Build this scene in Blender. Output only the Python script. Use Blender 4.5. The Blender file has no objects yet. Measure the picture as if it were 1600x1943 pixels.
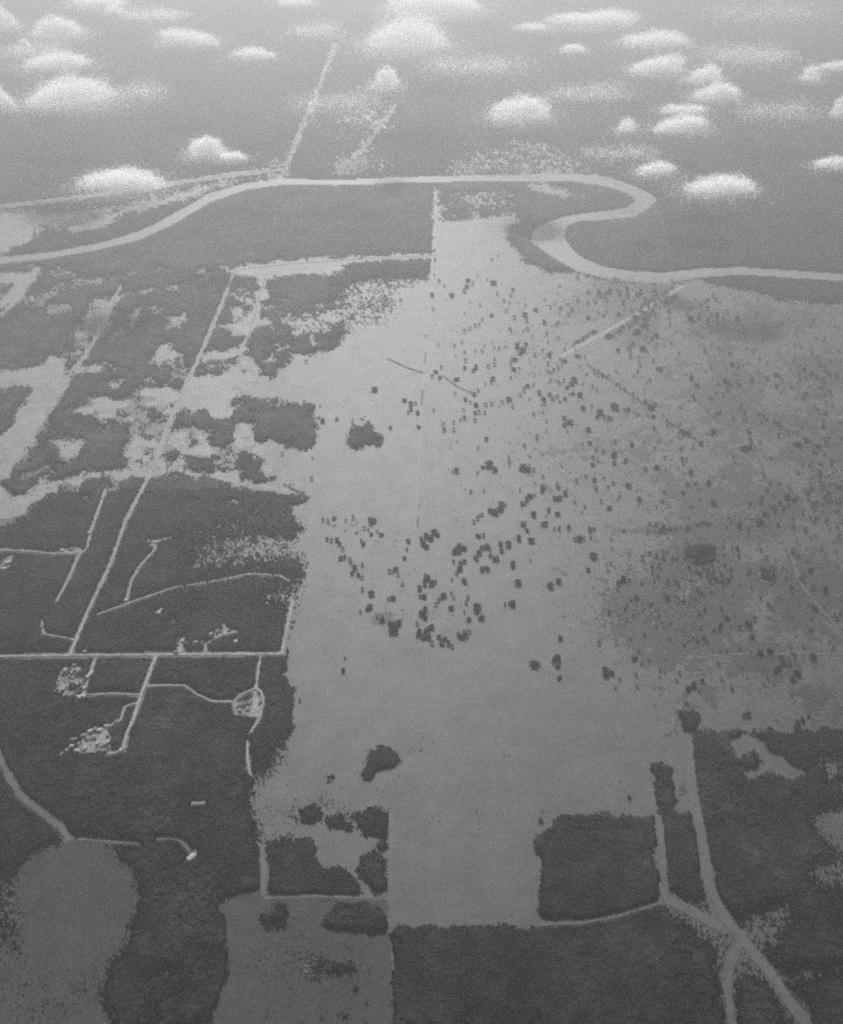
import bpy, math, random
import numpy as np
from mathutils import Vector

# ------------------------------------------------------------------ camera, sky, sun, exposure
H, F, PITCH = 2000.0, 1800.0, math.radians(40.0)      # flying height (m), focal length (photo px), tilt below the horizon
SC = bpy.context.scene
COL = SC.collection
cam_d = bpy.data.cameras.new('camera')
cam = bpy.data.objects.new('camera', cam_d)
COL.objects.link(cam)
cam.location = (0, 0, H)
cam.rotation_euler = (math.pi / 2 - PITCH, 0, 0)
cam_d.sensor_fit = 'VERTICAL'
cam_d.sensor_height = 36.0
cam_d.lens = F * 36.0 / 1943.0
cam_d.clip_start = 1.0
cam_d.clip_end = 120000.0
SC.camera = cam

SUN_EL, SUN_AZ = math.radians(32), math.radians(-4)   # ahead of the camera, a little to the west
world = bpy.data.worlds.new('World')
SC.world = world
world.use_nodes = True
wn = world.node_tree
bg = wn.nodes['Background']
sky = wn.nodes.new('ShaderNodeTexSky')
sky.sky_type = 'NISHITA'
sky.sun_disc = False
sky.sun_elevation = SUN_EL
sky.sun_rotation = SUN_AZ
bw = wn.nodes.new('ShaderNodeRGBToBW')                 # black and white film
wn.links.new(sky.outputs[0], bw.inputs[0])
wn.links.new(bw.outputs[0], bg.inputs['Color'])
bg.inputs['Strength'].default_value = 0.05
sun_d = bpy.data.lights.new('sun', 'SUN')
sun_d.energy = 3.2
sun_d.angle = math.radians(0.5)
sun = bpy.data.objects.new('sun', sun_d)
COL.objects.link(sun)
to_sun = Vector((math.sin(SUN_AZ) * math.cos(SUN_EL), math.cos(SUN_AZ) * math.cos(SUN_EL), math.sin(SUN_EL)))
sun.rotation_euler = to_sun.to_track_quat('Z', 'Y').to_euler()
sun.location = (0, 0, 3000)
SC.view_settings.view_transform = 'Standard'
SC.view_settings.look = 'None'
SC.view_settings.gamma = 1.0
SC.view_settings.exposure = 0.86
SC.cycles.volume_bounces = 2
SC.cycles.diffuse_bounces = 10
SC.cycles.transmission_bounces = 16
SC.cycles.max_bounces = 18
SC.cycles.use_denoising = False
SC.cycles.pixel_filter_type = 'BLACKMAN_HARRIS'
SC.cycles.filter_width = 2.3                            # a soft old lens and coarse film
SC.cycles.sample_clamp_indirect = 1.0
SC.cycles.sample_clamp_direct = 6.0
HAZE_D, HAZE_G, HAZE_C = 1.75e-4, 0.68, 0.62

rng = np.random.default_rng(11)
random.seed(5)


# ------------------------------------------------------------------ helpers
def ground_np(u, v, z=0.0):
    """Where the line of sight through a photo pixel meets the level z."""
    x = (np.asarray(u, float) - 800.0) / F
    y = -(np.asarray(v, float) - 971.5) / F
    cp, sp = math.cos(PITCH), math.sin(PITCH)
    dy, dz = cp + y * sp, -sp + y * cp
    t = (z - H) / dz
    return x * t, dy * t


def G(u, v, z=0.0):
    x, y = ground_np(u, v, z)
    return float(x), float(y)


def px_size(u, v, z=0.0):
    """Metres per photo pixel, across the line of sight."""
    x, y = G(u, v, z)
    return math.sqrt(x * x + y * y + (H - z) ** 2) / F / math.sqrt(1 + ((u - 800) / F) ** 2 + ((v - 971.5) / F) ** 2)


def tag(o, label=None, cat=None, group=None, kind=None):
    if label: o['label'] = label
    if cat: o['category'] = cat
    if group: o['group'] = group
    if kind: o['kind'] = kind
    return o


def obj(name, mesh, parent=None, loc=None):
    o = bpy.data.objects.new(name, mesh)
    COL.objects.link(o)
    if parent is not None: o.parent = parent
    if loc is not None: o.location = loc
    return o


def mesh_np(name, verts, faces, m, smooth=False):
    """verts (n,3); faces (k,3) or (k,4) arrays."""
    me = bpy.data.meshes.new(name)
    verts = np.ascontiguousarray(verts, np.float32)
    faces = np.ascontiguousarray(faces, np.int32)
    k = faces.shape[1]
    me.vertices.add(len(verts)); me.vertices.foreach_set('co', verts.ravel())
    me.loops.add(faces.size); me.loops.foreach_set('vertex_index', faces.ravel())
    me.polygons.add(len(faces)); me.polygons.foreach_set('loop_start', np.arange(0, faces.size, k, dtype=np.int32))
    me.update(calc_edges=True)
    me.polygons.foreach_set('use_smooth', np.full(len(faces), smooth))
    me.materials.append(m)
    return me


class NT:
    def __init__(self, name):
        self.m = bpy.data.materials.new(name)
        self.m.use_nodes = True
        self.t = self.m.node_tree
        self.b = self.t.nodes['Principled BSDF']

    def n(self, kind, **kw):
        x = self.t.nodes.new(kind)
        for k, v in kw.items(): setattr(x, k, v)
        return x

    def l(self, a, b): self.t.links.new(a, b)

    def noise(self, scale, detail=4, rough=.6, co=None):
        x = self.n('ShaderNodeTexNoise')
        x.inputs['Scale'].default_value = scale
        x.inputs['Detail'].default_value = detail
        x.inputs['Roughness'].default_value = rough
        if co is not None: self.l(co, x.inputs['Vector'])
        return x.outputs['Fac']

    def ramp(self, f, lo, hi, a, b):
        x = self.n('ShaderNodeMapRange')
        x.inputs['From Min'].default_value = lo; x.inputs['From Max'].default_value = hi
        x.inputs['To Min'].default_value = a; x.inputs['To Max'].default_value = b
        self.l(f, x.inputs['Value'])
        return x.outputs['Result']

    def math(self, op, a, b):
        x = self.n('ShaderNodeMath', operation=op)
        for i, q in enumerate((a, b)):
            if isinstance(q, (int, float)): x.inputs[i].default_value = q
            else: self.l(q, x.inputs[i])
        return x.outputs[0]


def grey_material(name, base, layers, rough=.9, spec=.3, bump=None):
    """A grey surface whose tone is base times several noise layers (scale, detail, low factor, high factor)."""
    k = NT(name)
    co = k.n('ShaderNodeNewGeometry').outputs['Position']
    f = None
    for sc, det, a, b in layers:
        r = k.ramp(k.noise(sc, det, .62, co), .3, .7, a, b)
        f = r if f is None else k.math('MULTIPLY', f, r)
    f = k.math('MULTIPLY', f, base) if f is not None else None
    if f is None: k.b.inputs['Base Color'].default_value = (base, base, base, 1)
    else: k.l(f, k.b.inputs['Base Color'])
    k.b.inputs['Roughness'].default_value = rough
    k.b.inputs['Specular IOR Level'].default_value = spec
    if bump:
        bn = k.n('ShaderNodeBump'); bn.inputs['Strength'].default_value = bump[1]; bn.inputs['Distance'].default_value = bump[2]
        k.l(k.noise(bump[0], 5, .7, co), bn.inputs['Height']); k.l(bn.outputs[0], k.b.inputs['Normal'])
    return k.m


M_GRASS = grey_material('dry_grass', .068, [(1 / 420, 4, .76, 1.18), (1 / 90, 5, .74, 1.24), (1 / 14, 5, .68, 1.32), (1 / 4, 3, .75, 1.25)], .58, .85)
M_PASTURE = grey_material('green_pasture', .075, [(1 / 260, 4, .88, 1.12), (1 / 60, 5, .84, 1.16), (1 / 10, 4, .80, 1.20)], .8, .4)
M_DARKFIELD = grey_material('ploughed_pasture', .088, [(1 / 240, 4, .85, 1.12), (1 / 50, 5, .84, 1.16), (1 / 9, 4, .80, 1.20)], .85, .3)
M_BUSH_HAZED = grey_material('bushland_hazed_forest_leaves', .062, [(1 / 380, 4, .5, 1.5), (1 / 110, 5, .4, 1.65), (1 / 34, 4, .5, 1.5), (1 / 9, 3, .7, 1.3)], .8, .15)  # bushland tone, also farther forest with haze brightness put into its colour
M_FOREST = grey_material('forest_leaves', .020, [(1 / 420, 4, .4, 1.6), (1 / 120, 5, .25, 1.9), (1 / 38, 4, .35, 1.75), (1 / 10, 3, .6, 1.4)], .8, .12)
M_SCRUB = grey_material('scrub_leaves', .07, [(1 / 120, 4, .75, 1.25), (1 / 10, 3, .8, 1.2)], .6, .8)
M_MARSH = grey_material('marsh_sedge', .032, [(1 / 300, 4, .8, 1.15), (1 / 60, 5, .8, 1.2), (1 / 9, 4, .78, 1.2)], .58, .6)
M_CLEAR_LIT = grey_material('sheen_paled_clearing_grass', .38, [(1 / 200, 4, .85, 1.12), (1 / 50, 5, .82, 1.16), (1 / 9, 4, .8, 1.2)], .6, .6)  # grass colour raised to replace the sun sheen missing off to the west
M_TREE = grey_material('tree_leaves', .05, [(1 / 60, 3, .75, 1.25), (1 / 3, 3, .7, 1.3)], .7, .3)
M_BARK = grey_material('bark', .12, [(1 / 2, 3, .7, 1.2)])
M_WATER = grey_material('pale_river_water', .33, [(1 / 500, 3, .92, 1.08), (1 / 60, 4, .94, 1.06)], .55, .5, (1 / 12, .15, .5))  # pale, faintly mottled base colour
M_ROAD = grey_material('pale_road_dirt', .58, [(1 / 130, 4, .82, 1.15), (1 / 18, 4, .80, 1.16), (1 / 4, 3, .86, 1.12)])
M_TRACK = grey_material('worn_earth_track', .11, [(1 / 130, 4, .75, 1.2), (1 / 14, 4, .75, 1.2)], .55, .8)
M_SANDTRACK = grey_material('white_sand_track', .62, [(1 / 130, 4, .85, 1.1), (1 / 14, 4, .85, 1.1)])
M_SAND = grey_material('bare_sandy_soil', .48, [(1 / 60, 5, .70, 1.2), (1 / 9, 4, .75, 1.2)])
M_DITCH = grey_material('wet_ditch_soil', .06, [(1 / 60, 4, .5, 1.5), (1 / 8, 4, .7, 1.3)], .7, .5)
M_WALL = grey_material('whitewashed_wall', .5, [(1 / 4, 3, .85, 1.08)])
M_ROOF = grey_material('pale_sheet_roof', .7, [(1 / 6, 3, .82, 1.08)], .5, .5)
M_ROOF_D = grey_material('weathered_roof', .33, [(1 / 6, 3, .8, 1.1)], .7, .4)


_t = M_GRASS.node_tree; _b = _t.nodes['Principled BSDF']
_n = _t.nodes.new('ShaderNodeTexNoise'); _n.inputs['Scale'].default_value = 1 / 75; _n.inputs['Detail'].default_value = 7; _n.inputs['Roughness'].default_value = .72
_g = _t.nodes.new('ShaderNodeNewGeometry'); _t.links.new(_g.outputs['Position'], _n.inputs['Vector'])
_q = _t.nodes.new('ShaderNodeMapRange'); _q.inputs['From Min'].default_value = .3; _q.inputs['From Max'].default_value = .7; _q.inputs['To Min'].default_value = .76; _q.inputs['To Max'].default_value = 1.12
_t.links.new(_n.outputs['Fac'], _q.inputs['Value']); _t.links.new(_q.outputs['Result'], _b.inputs['Specular IOR Level'])


_t = M_TREE.node_tree; _b = _t.nodes['Principled BSDF']; _oi = _t.nodes.new('ShaderNodeObjectInfo'); _mr = _t.nodes.new('ShaderNodeMapRange'); _mm = _t.nodes.new('ShaderNodeMath'); _mm.operation = 'MULTIPLY'
_mr.inputs['To Min'].default_value = .45; _mr.inputs['To Max'].default_value = 1.9
_src = _b.inputs['Base Color'].links[0].from_socket
_t.links.new(_oi.outputs['Random'], _mr.inputs['Value']); _t.links.new(_src, _mm.inputs[0]); _t.links.new(_mr.outputs['Result'], _mm.inputs[1]); _t.links.new(_mm.outputs[0], _b.inputs['Base Color'])


def hash01(ix, iy, seed):
    h = (ix.astype(np.int64) * 374761393 + iy.astype(np.int64) * 668265263 + seed * 1442695041) & 0xFFFFFFFF
    h = ((h ^ (h >> 13)) * 1274126177) & 0xFFFFFFFF
    h = ((h ^ (h >> 16)) * 2246822519) & 0xFFFFFFFF
    return ((h ^ (h >> 15)) & 0xFFFFFF) / float(0xFFFFFF)


def vnoise(x, y, size, seed):
    x, y = x / size, y / size
    ix, iy = np.floor(x), np.floor(y)
    fx, fy = x - ix, y - iy
    fx, fy = fx * fx * (3 - 2 * fx), fy * fy * (3 - 2 * fy)
    a, b = hash01(ix, iy, seed), hash01(ix + 1, iy, seed)
    c, d = hash01(ix, iy + 1, seed), hash01(ix + 1, iy + 1, seed)
    return (a * (1 - fx) + b * fx) * (1 - fy) + (c * (1 - fx) + d * fx) * fy


def crowns(x, y, size, seed):
    """Canopy relief: a dome over every tree of a jittered stand; also a random height for each tree."""
    ix, iy = np.floor(x / size), np.floor(y / size)
    best = np.full(x.shape, 9e9); rnd = np.zeros(x.shape)
    for dx in (-1, 0, 1):
        for dy in (-1, 0, 1):
            cx, cy = ix + dx, iy + dy
            px = (cx + hash01(cx, cy, seed)) * size; py = (cy + hash01(cx, cy, seed + 1)) * size
            d = (x - px) ** 2 + (y - py) ** 2
            near = d < best
            best = np.where(near, d, best); rnd = np.where(near, hash01(cx, cy, seed + 2), rnd)
    return np.clip(1 - best / (size * .75) ** 2, 0, 1), rnd


# ------------------------------------------------------------------ the lie of the land: outlines traced as photo coordinates, laid on the ground
STEP = 2.2
UU = np.arange(-300, 1900, STEP); VV = np.arange(-160, 2240, STEP)
GU, GV = np.meshgrid(UU, VV)
GX, GY = ground_np(GU, GV)
_m = 1.35 * F / np.sqrt(GX ** 2 + GY ** 2 + H * H)            # photo pixels per metre there
WU = np.clip(_m * (12 * (vnoise(GX, GY, 55, 51) - .5) + 9 * (vnoise(GX, GY, 21, 52) - .5)), -9, 9) + np.clip(_m * 10, 0, 7) * (vnoise(GX, GY, 140, 53) - .5)
WV = .9 * H / np.sqrt(GX ** 2 + GY ** 2 + H * H) * (np.clip(_m * (12 * (vnoise(GX, GY, 55, 54) - .5) + 9 * (vnoise(GX, GY, 21, 55) - .5)), -9, 9) + np.clip(_m * 10, 0, 7) * (vnoise(GX, GY, 140, 56) - .5))


def inside(poly, wob=1.0):
    """Ground points inside an outline whose edge is frayed by the lie of the land."""
    p = np.asarray(poly, float)
    lo, hi = p.min(0) - 12, p.max(0) + 12
    j0, j1 = np.searchsorted(UU, lo[0]), np.searchsorted(UU, hi[0])
    i0, i1 = np.searchsorted(VV, lo[1]), np.searchsorted(VV, hi[1])
    out = np.zeros(GU.shape, bool)
    if j1 <= j0 or i1 <= i0: return out
    u, v = GU[i0:i1, j0:j1] + wob * WU[i0:i1, j0:j1], GV[i0:i1, j0:j1] + wob * WV[i0:i1, j0:j1]
    r = np.zeros(u.shape, bool)
    q = np.roll(p, -1, 0)
    for (x0, y0), (x1, y1) in zip(p, q):
        if y0 == y1: continue
        c = (y0 > v) != (y1 > v)
        r ^= c & (u < (x1 - x0) * (v - y0) / (y1 - y0) + x0)
    out[i0:i1, j0:j1] = r
    return out


def near_line(pts, half):
    """Ground points within half metres of a path."""
    w = [G(*p) for p in pts]
    out = np.zeros(GU.shape, bool)
    for (x0, y0), (x1, y1) in zip(w, w[1:]):
        dx, dy = x1 - x0, y1 - y0
        L = dx * dx + dy * dy + 1e-9
        sel = (GX > min(x0, x1) - half) & (GX < max(x0, x1) + half) & (GY > min(y0, y1) - half) & (GY < max(y0, y1) + half)
        gx, gy = GX[sel], GY[sel]
        t = np.clip(((gx - x0) * dx + (gy - y0) * dy) / L, 0, 1)
        out[sel] |= (gx - x0 - t * dx) ** 2 + (gy - y0 - t * dy) ** 2 < half * half
    return out


def blur(a, r):
    for ax in (0, 1):
        c = np.cumsum(np.pad(a, [(r + 1, r) if k == ax else (0, 0) for k in (0, 1)], mode='edge'), axis=ax)
        n = a.shape[ax]
        a = (np.take(c, np.arange(2 * r + 1, 2 * r + 1 + n), axis=ax) - np.take(c, np.arange(0, n), axis=ax)) / (2 * r + 1)
    return a


def Z(ox, oy, pts, s=3.0): return [(x / s + ox, y / s + oy) for x, y in pts]
def A(pts): return Z(0, 480, pts)
def B(pts): return Z(533, 480, pts)


RIVER = [(-320, 515), (0, 487), (100, 477), (190, 460), (265, 438), (335, 402), (395, 367), (465, 347), (540, 338), (640, 341), (760, 336), (900, 332), (1000, 331), (1090, 329),
         (1150, 334), (1200, 350), (1235, 367), (1249, 380), (1230, 398), (1205, 412), (1150, 418), (1100, 421), (1075, 430), (1072, 450), (1085, 470), (1105, 488), (1145, 505), (1200, 514),
         (1260, 516), (1330, 509), (1400, 506), (1500, 512), (1600, 519), (1920, 545),
         (1920, 564), (1600, 535), (1500, 528), (1400, 522), (1320, 528), (1250, 540), (1160, 533), (1095, 516), (1060, 497), (1030, 477), (1006, 457), (1011, 439), (1035, 422), (1070, 410),
         (1110, 404), (1150, 399), (1190, 392), (1204, 380), (1190, 368), (1150, 355), (1090, 346), (1000, 344), (900, 345), (760, 348), (640, 353), (540, 351), (470, 361), (400, 385),
         (345, 419), (270, 455), (190, 475), (100, 491), (0, 502), (-320, 532)]
SAVANNA = [(822, 420), (830, 412), (870, 415), (930, 408), (985, 402), (975, 430), (965, 455), (985, 482), (1010, 505), (1045, 518), (1090, 520), (1150, 536), (1250, 543), (1330, 533),
           (1400, 548), (1480, 566), (1540, 576), (1600, 572), (1920, 600), (1920, 1390), (1600, 1386), (1500, 1390), (1400, 1386), (1330, 1390), (1314, 1397), (1313, 1443), (1322, 1543), (1342, 1610),
           (1358, 1670), (1366, 1720), (1399, 1760), (1419, 1743), (1443, 1733), (1496, 1705), (1503, 1743), (1493, 1776), (1479, 1803), (1443, 1805), (1466, 1833), (1493, 1850), (1510, 1890),
           (1545, 1943), (1600, 2050), (1700, 2240), (1640, 2240), (1540, 2050), (1490, 1943), (1450, 1860), (1410, 1820), (1385, 1830), (1395, 1870), (1405, 1943), (1430, 2050), (1380, 2050),
           (1375, 1943), (1365, 1870), (1350, 1800), (1290, 1750), (1265, 1720), (1240, 1712), (1200, 1728), (1120, 1752), (1020, 1757), (748, 1760), (742, 1850), (740, 1943), (738, 2240),
           (330, 2240), (400, 1943), (430, 1850), (440, 1800), (430, 1750), (418, 1715), (440, 1690), (495, 1692), (503, 1640), (500, 1600), (485, 1590), (488, 1560), (472, 1530), (480, 1500),
           (470, 1480), (515, 1465), (540, 1410), (552, 1380), (555, 1350), (565, 1310), (535, 1270), (540, 1240), (552, 1200), (560, 1140), (572, 1090), (565, 1060), (560, 1010), (575, 1000),
           (560, 985), (550, 960), (585, 945), (545, 915), (490, 895), (505, 865), (540, 855), (600, 850), (600, 770), (520, 760), (520, 700), (560, 680), (590, 672), (640, 665), (655, 620),
           (650, 570), (668, 545), (700, 532), (775, 527), (822, 525), (820, 480)]
CIRCLE = [(125, 1590), (170, 1588), (215, 1608), (255, 1645), (266, 1690), (264, 1740), (246, 1790), (225, 1825), (200, 1850), (120, 1862), (60, 1850), (34, 1800), (24, 1740), (24, 1690), (34, 1640), (70, 1605)]

# (density of trees, outline), painted in order over a land that is all forest
PAINT = [
    (0, SAVANNA),
    (.72, [(822, 358), (985, 380), (985, 405), (930, 410), (822, 422)]), (0, [(822, 355), (835, 355), (832, 430), (820, 430)]),
    # clearings and farmland north of the river
    (0, [(-320, 440), (0, 397), (70, 396), (75, 408), (230, 389), (330, 369), (400, 346), (455, 337), (425, 354), (375, 370), (300, 396), (235, 408), (200, 431), (140, 441), (90, 440), (50, 466), (0, 482), (-320, 515)]),
    (.35, [(60, 432), (130, 422), (190, 404), (240, 392), (200, 412), (150, 428), (70, 447)]),
    (.1, [(512, 306), (545, 305), (550, 330), (535, 338), (510, 335)]),
    (.35, [(590, 222), (610, 222), (620, 238), (585, 242)]), (.3, [(628, 220), (690, 210), (735, 200), (712, 238), (670, 240), (625, 232)]), (.35, [(730, 238), (778, 235), (772, 248), (725, 252)]),
    (.45, [(630, 250), (690, 250), (680, 266), (620, 268)]), (.4, [(620, 132), (760, 132), (760, 139), (620, 141)]), (.4, [(660, 160), (760, 150), (740, 175), (650, 176)]),
    (.5, [(620, 300), (740, 290), (760, 320), (640, 335)]),
    (.35, [(850, 306), (905, 288), (960, 266), (1020, 266), (1065, 282), (1100, 300), (1135, 312), (1130, 322), (1085, 326), (950, 326), (860, 330), (830, 322)]),
    (.75, [(930, 276), (1010, 284), (1000, 292), (920, 288)]),
    (.2, [(870, 268), (905, 252), (940, 234), (942, 240), (905, 262), (872, 275)]),
    (.15, [(992, 305), (1008, 305), (1012, 352), (1000, 358)]), (.15, [(1024, 310), (1034, 310), (1034, 352), (1024, 352)]), (.1, [(1000, 348), (1040, 352), (1115, 370), (1108, 377), (1030, 368), (1000, 360)]),
    (.3, [(882, 366), (985, 363), (985, 376), (884, 380)]), (.2, [(258, 298), (268, 298), (335, 342), (325, 346)]), (.45, [(600, 65), (640, 65), (640, 78), (612, 78)]),
    (.4, [(1060, 300), (1140, 318), (1140, 324), (1060, 326)]), (.0, [(1140, 535), (1330, 530), (1330, 545), (1250, 552), (1150, 545)]),
    (1, [(985, 400), (1040, 406), (1012, 440), (1006, 457), (1030, 478), (1062, 500), (1090, 517), (1040, 516), (1005, 494), (970, 456), (978, 428)]),
    (1, [(1332, 530), (1400, 522), (1500, 530), (1600, 538), (1920, 566), (1920, 598), (1600, 570), (1540, 574), (1480, 564), (1420, 552)]),
    # clearings among the woods west of the grassland
    (0, A([(-900, 130), (0, 110), (210, 90), (180, 160), (130, 230), (60, 290), (20, 350), (0, 360), (0, 270), (60, 220), (100, 180), (0, 150), (-900, 200)])),
    (.15, A([(200, 215), (420, 165), (540, 150), (770, 110), (770, 132), (560, 168), (400, 198), (220, 228)])), (.2, A([(840, 100), (980, 60), (990, 78), (870, 120)])),
    (.1, A([(740, 210), (1040, 180), (1040, 205), (860, 232), (720, 235), (680, 270), (640, 340), (600, 400), (570, 450), (500, 480), (440, 470), (420, 430), (470, 380), (500, 300), (530, 250), (640, 245)])),
    (.3, A([(470, 390), (600, 330), (590, 390), (520, 440), (440, 440)])), (.3, A([(810, 250), (835, 250), (790, 360), (755, 420), (735, 420), (760, 370)])),
    (.25, A([(980, 370), (1060, 350), (1070, 385), (1000, 412), (970, 400)])), (.2, A([(1040, 430), (1100, 412), (1102, 424), (1045, 446)])), (.3, A([(880, 560), (940, 530), (1010, 560), (1000, 600), (920, 610), (880, 590)])),
    (0, A([(-900, 760), (0, 680), (200, 655), (250, 630), (290, 580), (330, 580), (370, 660), (380, 680), (460, 630), (640, 620), (680, 650), (600, 680), (440, 700), (400, 740), (350, 830), (320, 900),
           (250, 970), (200, 1040), (230, 1080), (170, 1120), (80, 1200), (60, 1290), (0, 1290), (-900, 1300), (-900, 1150), (0, 1040), (60, 1000), (90, 900), (150, 820), (190, 760), (0, 780), (-900, 860)])),
    (.2, A([(590, 740), (640, 720), (710, 725), (700, 760), (640, 790), (600, 770)])),
    (.42, A([(450, 860), (560, 800), (680, 820), (820, 780), (900, 770), (1020, 800), (1040, 860), (1010, 950), (950, 1050), (900, 1130), (860, 1200), (800, 1230), (700, 1200), (740, 1100), (740, 1000), (700, 960), (560, 950), (470, 940)])),
    (.1, A([(760, 1040), (900, 1060), (900, 1200), (740, 1220), (700, 1180)])), (.1, A([(790, 790), (910, 775), (1040, 800), (1040, 850), (900, 830)])), (.1, A([(250, 1060), (480, 1040), (500, 1100), (400, 1190), (330, 1150), (320, 1110)])),
    (.95, A([(480, 1080), (690, 1090), (700, 1110), (620, 1130), (700, 1190), (560, 1215), (420, 1215), (470, 1150)])),
    (0, A([(1070, 720), (1300, 690), (1600, 700), (1700, 700), (1720, 840), (1600, 830), (1320, 830), (1270, 880), (1300, 930), (1250, 950), (1190, 940), (1180, 880), (1040, 880), (1040, 800)])),
    (.05, A([(1010, 1000), (1210, 1000), (1200, 1110), (1280, 1120), (1180, 1165), (1040, 1150), (960, 1100), (900, 1200), (860, 1200), (960, 1040)])),
    (.8, A([(1060, 1010), (1090, 1010), (1130, 1100), (1080, 1110)])), (.0, A([(1330, 950), (1400, 980), (1440, 1040), (1430, 1100), (1330, 1090)])),
    (.05, A([(1280, 860), (1330, 880), (1330, 945), (1210, 955), (1220, 920)])),
    (1, A([(1040, 890), (1185, 890), (1190, 1000), (1010, 1000)])), (1, A([(1210, 960), (1330, 950), (1320, 1100), (1200, 1110)])),
    (1, A([(1330, 840), (1420, 835), (1600, 850), (1790, 900), (1800, 940), (1780, 990), (1600, 1010), (1570, 1090), (1430, 1100), (1430, 1040), (1390, 980), (1330, 900)])),
    (0, A([(1420, 1110), (1600, 1085), (1700, 1090), (1700, 1290), (1600, 1280), (1520, 1222), (1470, 1160)])),
    (.05, A([(700, 1200), (860, 1170), (1050, 1150), (1060, 1230), (720, 1232)])),
    (.05, A([(-900, 1380), (0, 1290), (60, 1380), (220, 1325), (400, 1275), (500, 1230), (700, 1225), (850, 1235), (1050, 1235), (1350, 1258), (1370, 1280), (1090, 1278), (1000, 1262), (870, 1290), (560, 1288), (420, 1312),
            (250, 1372), (200, 1440), (100, 1510), (0, 1560), (-900, 1700)])),
    (.05, A([(1300, 1290), (1420, 1295), (1600, 1310), (1730, 1380), (1700, 1390), (1560, 1352), (1400, 1335), (1310, 1335)])), (.4, A([(1250, 1270), (1300, 1270), (1280, 1340), (1250, 1390)])),
    (.5, A([(1080, 1415), (1200, 1405), (1450, 1420), (1450, 1435), (1100, 1425)])),
    (0, A([(1350, 80), (1600, 40), (1940, 70), (1930, 100), (1700, 130), (1600, 125), (1520, 155), (1490, 190), (1460, 170), (1470, 145), (1350, 152)])), (0, [(533, 496), (640, 486), (822, 478), (822, 491), (700, 497), (660, 502), (640, 520), (533, 524)]),
    (0, A([(1170, 105), (1250, 110), (1250, 130), (1165, 135)])),
    (.1, A([(1310, 320), (1380, 315), (1380, 350), (1310, 362)])), (.15, A([(1410, 330), (1460, 320), (1450, 362), (1410, 362)])),
    (.05, A([(1240, 415), (1440, 395), (1600, 360), (1900, 270), (1960, 268), (1950, 290), (1700, 330), (1600, 388), (1440, 422), (1400, 470), (1330, 470), (1300, 442), (1240, 437)])),
    (.05, A([(1170, 570), (1360, 545), (1370, 570), (1270, 595), (1160, 612)])), (.05, A([(1360, 600), (1440, 600), (1490, 660), (1480, 700), (1350, 700), (1340, 690)])), (.3, A([(1560, 580), (1600, 570), (1600, 610), (1560, 602)])),
    (.2, A([(1480, 190), (1520, 190), (1490, 300), (1450, 420), (1400, 520), (1360, 600), (1345, 600), (1400, 470), (1450, 330)])),
    (.2, A([(1420, 300), (1600, 290), (1600, 315), (1430, 325)])),
    (.45, B([(210, 320), (360, 300), (370, 400), (250, 400)])), (.35, B([(370, 270), (560, 180), (640, 150), (640, 340), (520, 380), (380, 400)])),
    (1, B([(420, 72), (860, 34), (856, 140), (640, 152), (430, 122), (350, 128), (360, 92)])),
    (.7, B([(180, 512), (250, 520), (240, 552), (190, 552)])),
    (1, B([(345, 1060), (380, 990), (440, 1002), (520, 965), (530, 1022), (572, 1022), (570, 1092), (500, 1102), (440, 1120), (360, 1112)])), (.95, B([(380, 962), (470, 922), (490, 940), (400, 967)])),
    # pale open marsh reaching into the western woods
    (.3, [(330, 1085), (380, 1050), (450, 1022), (568, 1008), (568, 1064), (500, 1066), (430, 1078)]), (.45, [(470, 1145), (500, 1125), (562, 1104), (560, 1146)]), (.7, [(560, 960), (545, 985), (470, 1000), (470, 960)]),
    (.6, [(340, 1000), (470, 975), (470, 1020), (380, 1050), (330, 1060)]),
    (1, [(1432, 1078), (1460, 1074), (1473, 1094), (1469, 1109), (1436, 1107)]), (.8, [(1300, 1040), (1345, 1030), (1365, 1050), (1340, 1075), (1305, 1065)]),
    # woods, plantation blocks and fields in the south
    (1, [(1020, 1592), (1060, 1556), (1130, 1553), (1236, 1550), (1250, 1710), (1190, 1722), (1120, 1743), (1021, 1751)]),
    (1, [(1235, 1447), (1268, 1447), (1279, 1480), (1279, 1538), (1318, 1546), (1335, 1620), (1328, 1656), (1346, 1700), (1333, 1722), (1300, 1702), (1266, 1694), (1262, 1610), (1246, 1543)]),
    (0, [(1280, 1440), (1312, 1440), (1322, 1543), (1290, 1545)]),
    (0, [(1378, 1406), (1410, 1393), (1442, 1402), (1490, 1436), (1536, 1468), (1510, 1480), (1470, 1458), (1440, 1470), (1428, 1484), (1408, 1470), (1398, 1440)]), (1, [(1402, 1432), (1425, 1424), (1444, 1436), (1445, 1456), (1425, 1466), (1404, 1456)]),
    (.05, [(1530, 1540), (1600, 1528), (1920, 1520), (1920, 1645), (1600, 1630), (1572, 1608), (1548, 1575)]), (.15, [(1536, 1640), (1600, 1630), (1920, 1640), (1920, 1695), (1600, 1688), (1545, 1684)]), (.55, [(1530, 1440), (1600, 1430), (1600, 1470), (1550, 1475)]),
    (.1, [(1495, 1842), (1540, 1834), (1600, 1832), (1920, 1820), (1920, 1850), (1600, 1855), (1520, 1858)]),
    (.18, [(1290, 1715), (1345, 1705), (1420, 1760), (1500, 1700), (1510, 1745), (1470, 1800), (1520, 1890), (1600, 2050), (1540, 2050), (1450, 1860), (1400, 1850), (1405, 2050), (1380, 2050), (1370, 1830)]), (.9, [(1432, 1808), (1468, 1795), (1490, 1815), (1480, 1832), (1462, 1828)]), (.9, [(1322, 1726), (1345, 1730), (1338, 1745), (1320, 1740)]),
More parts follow.
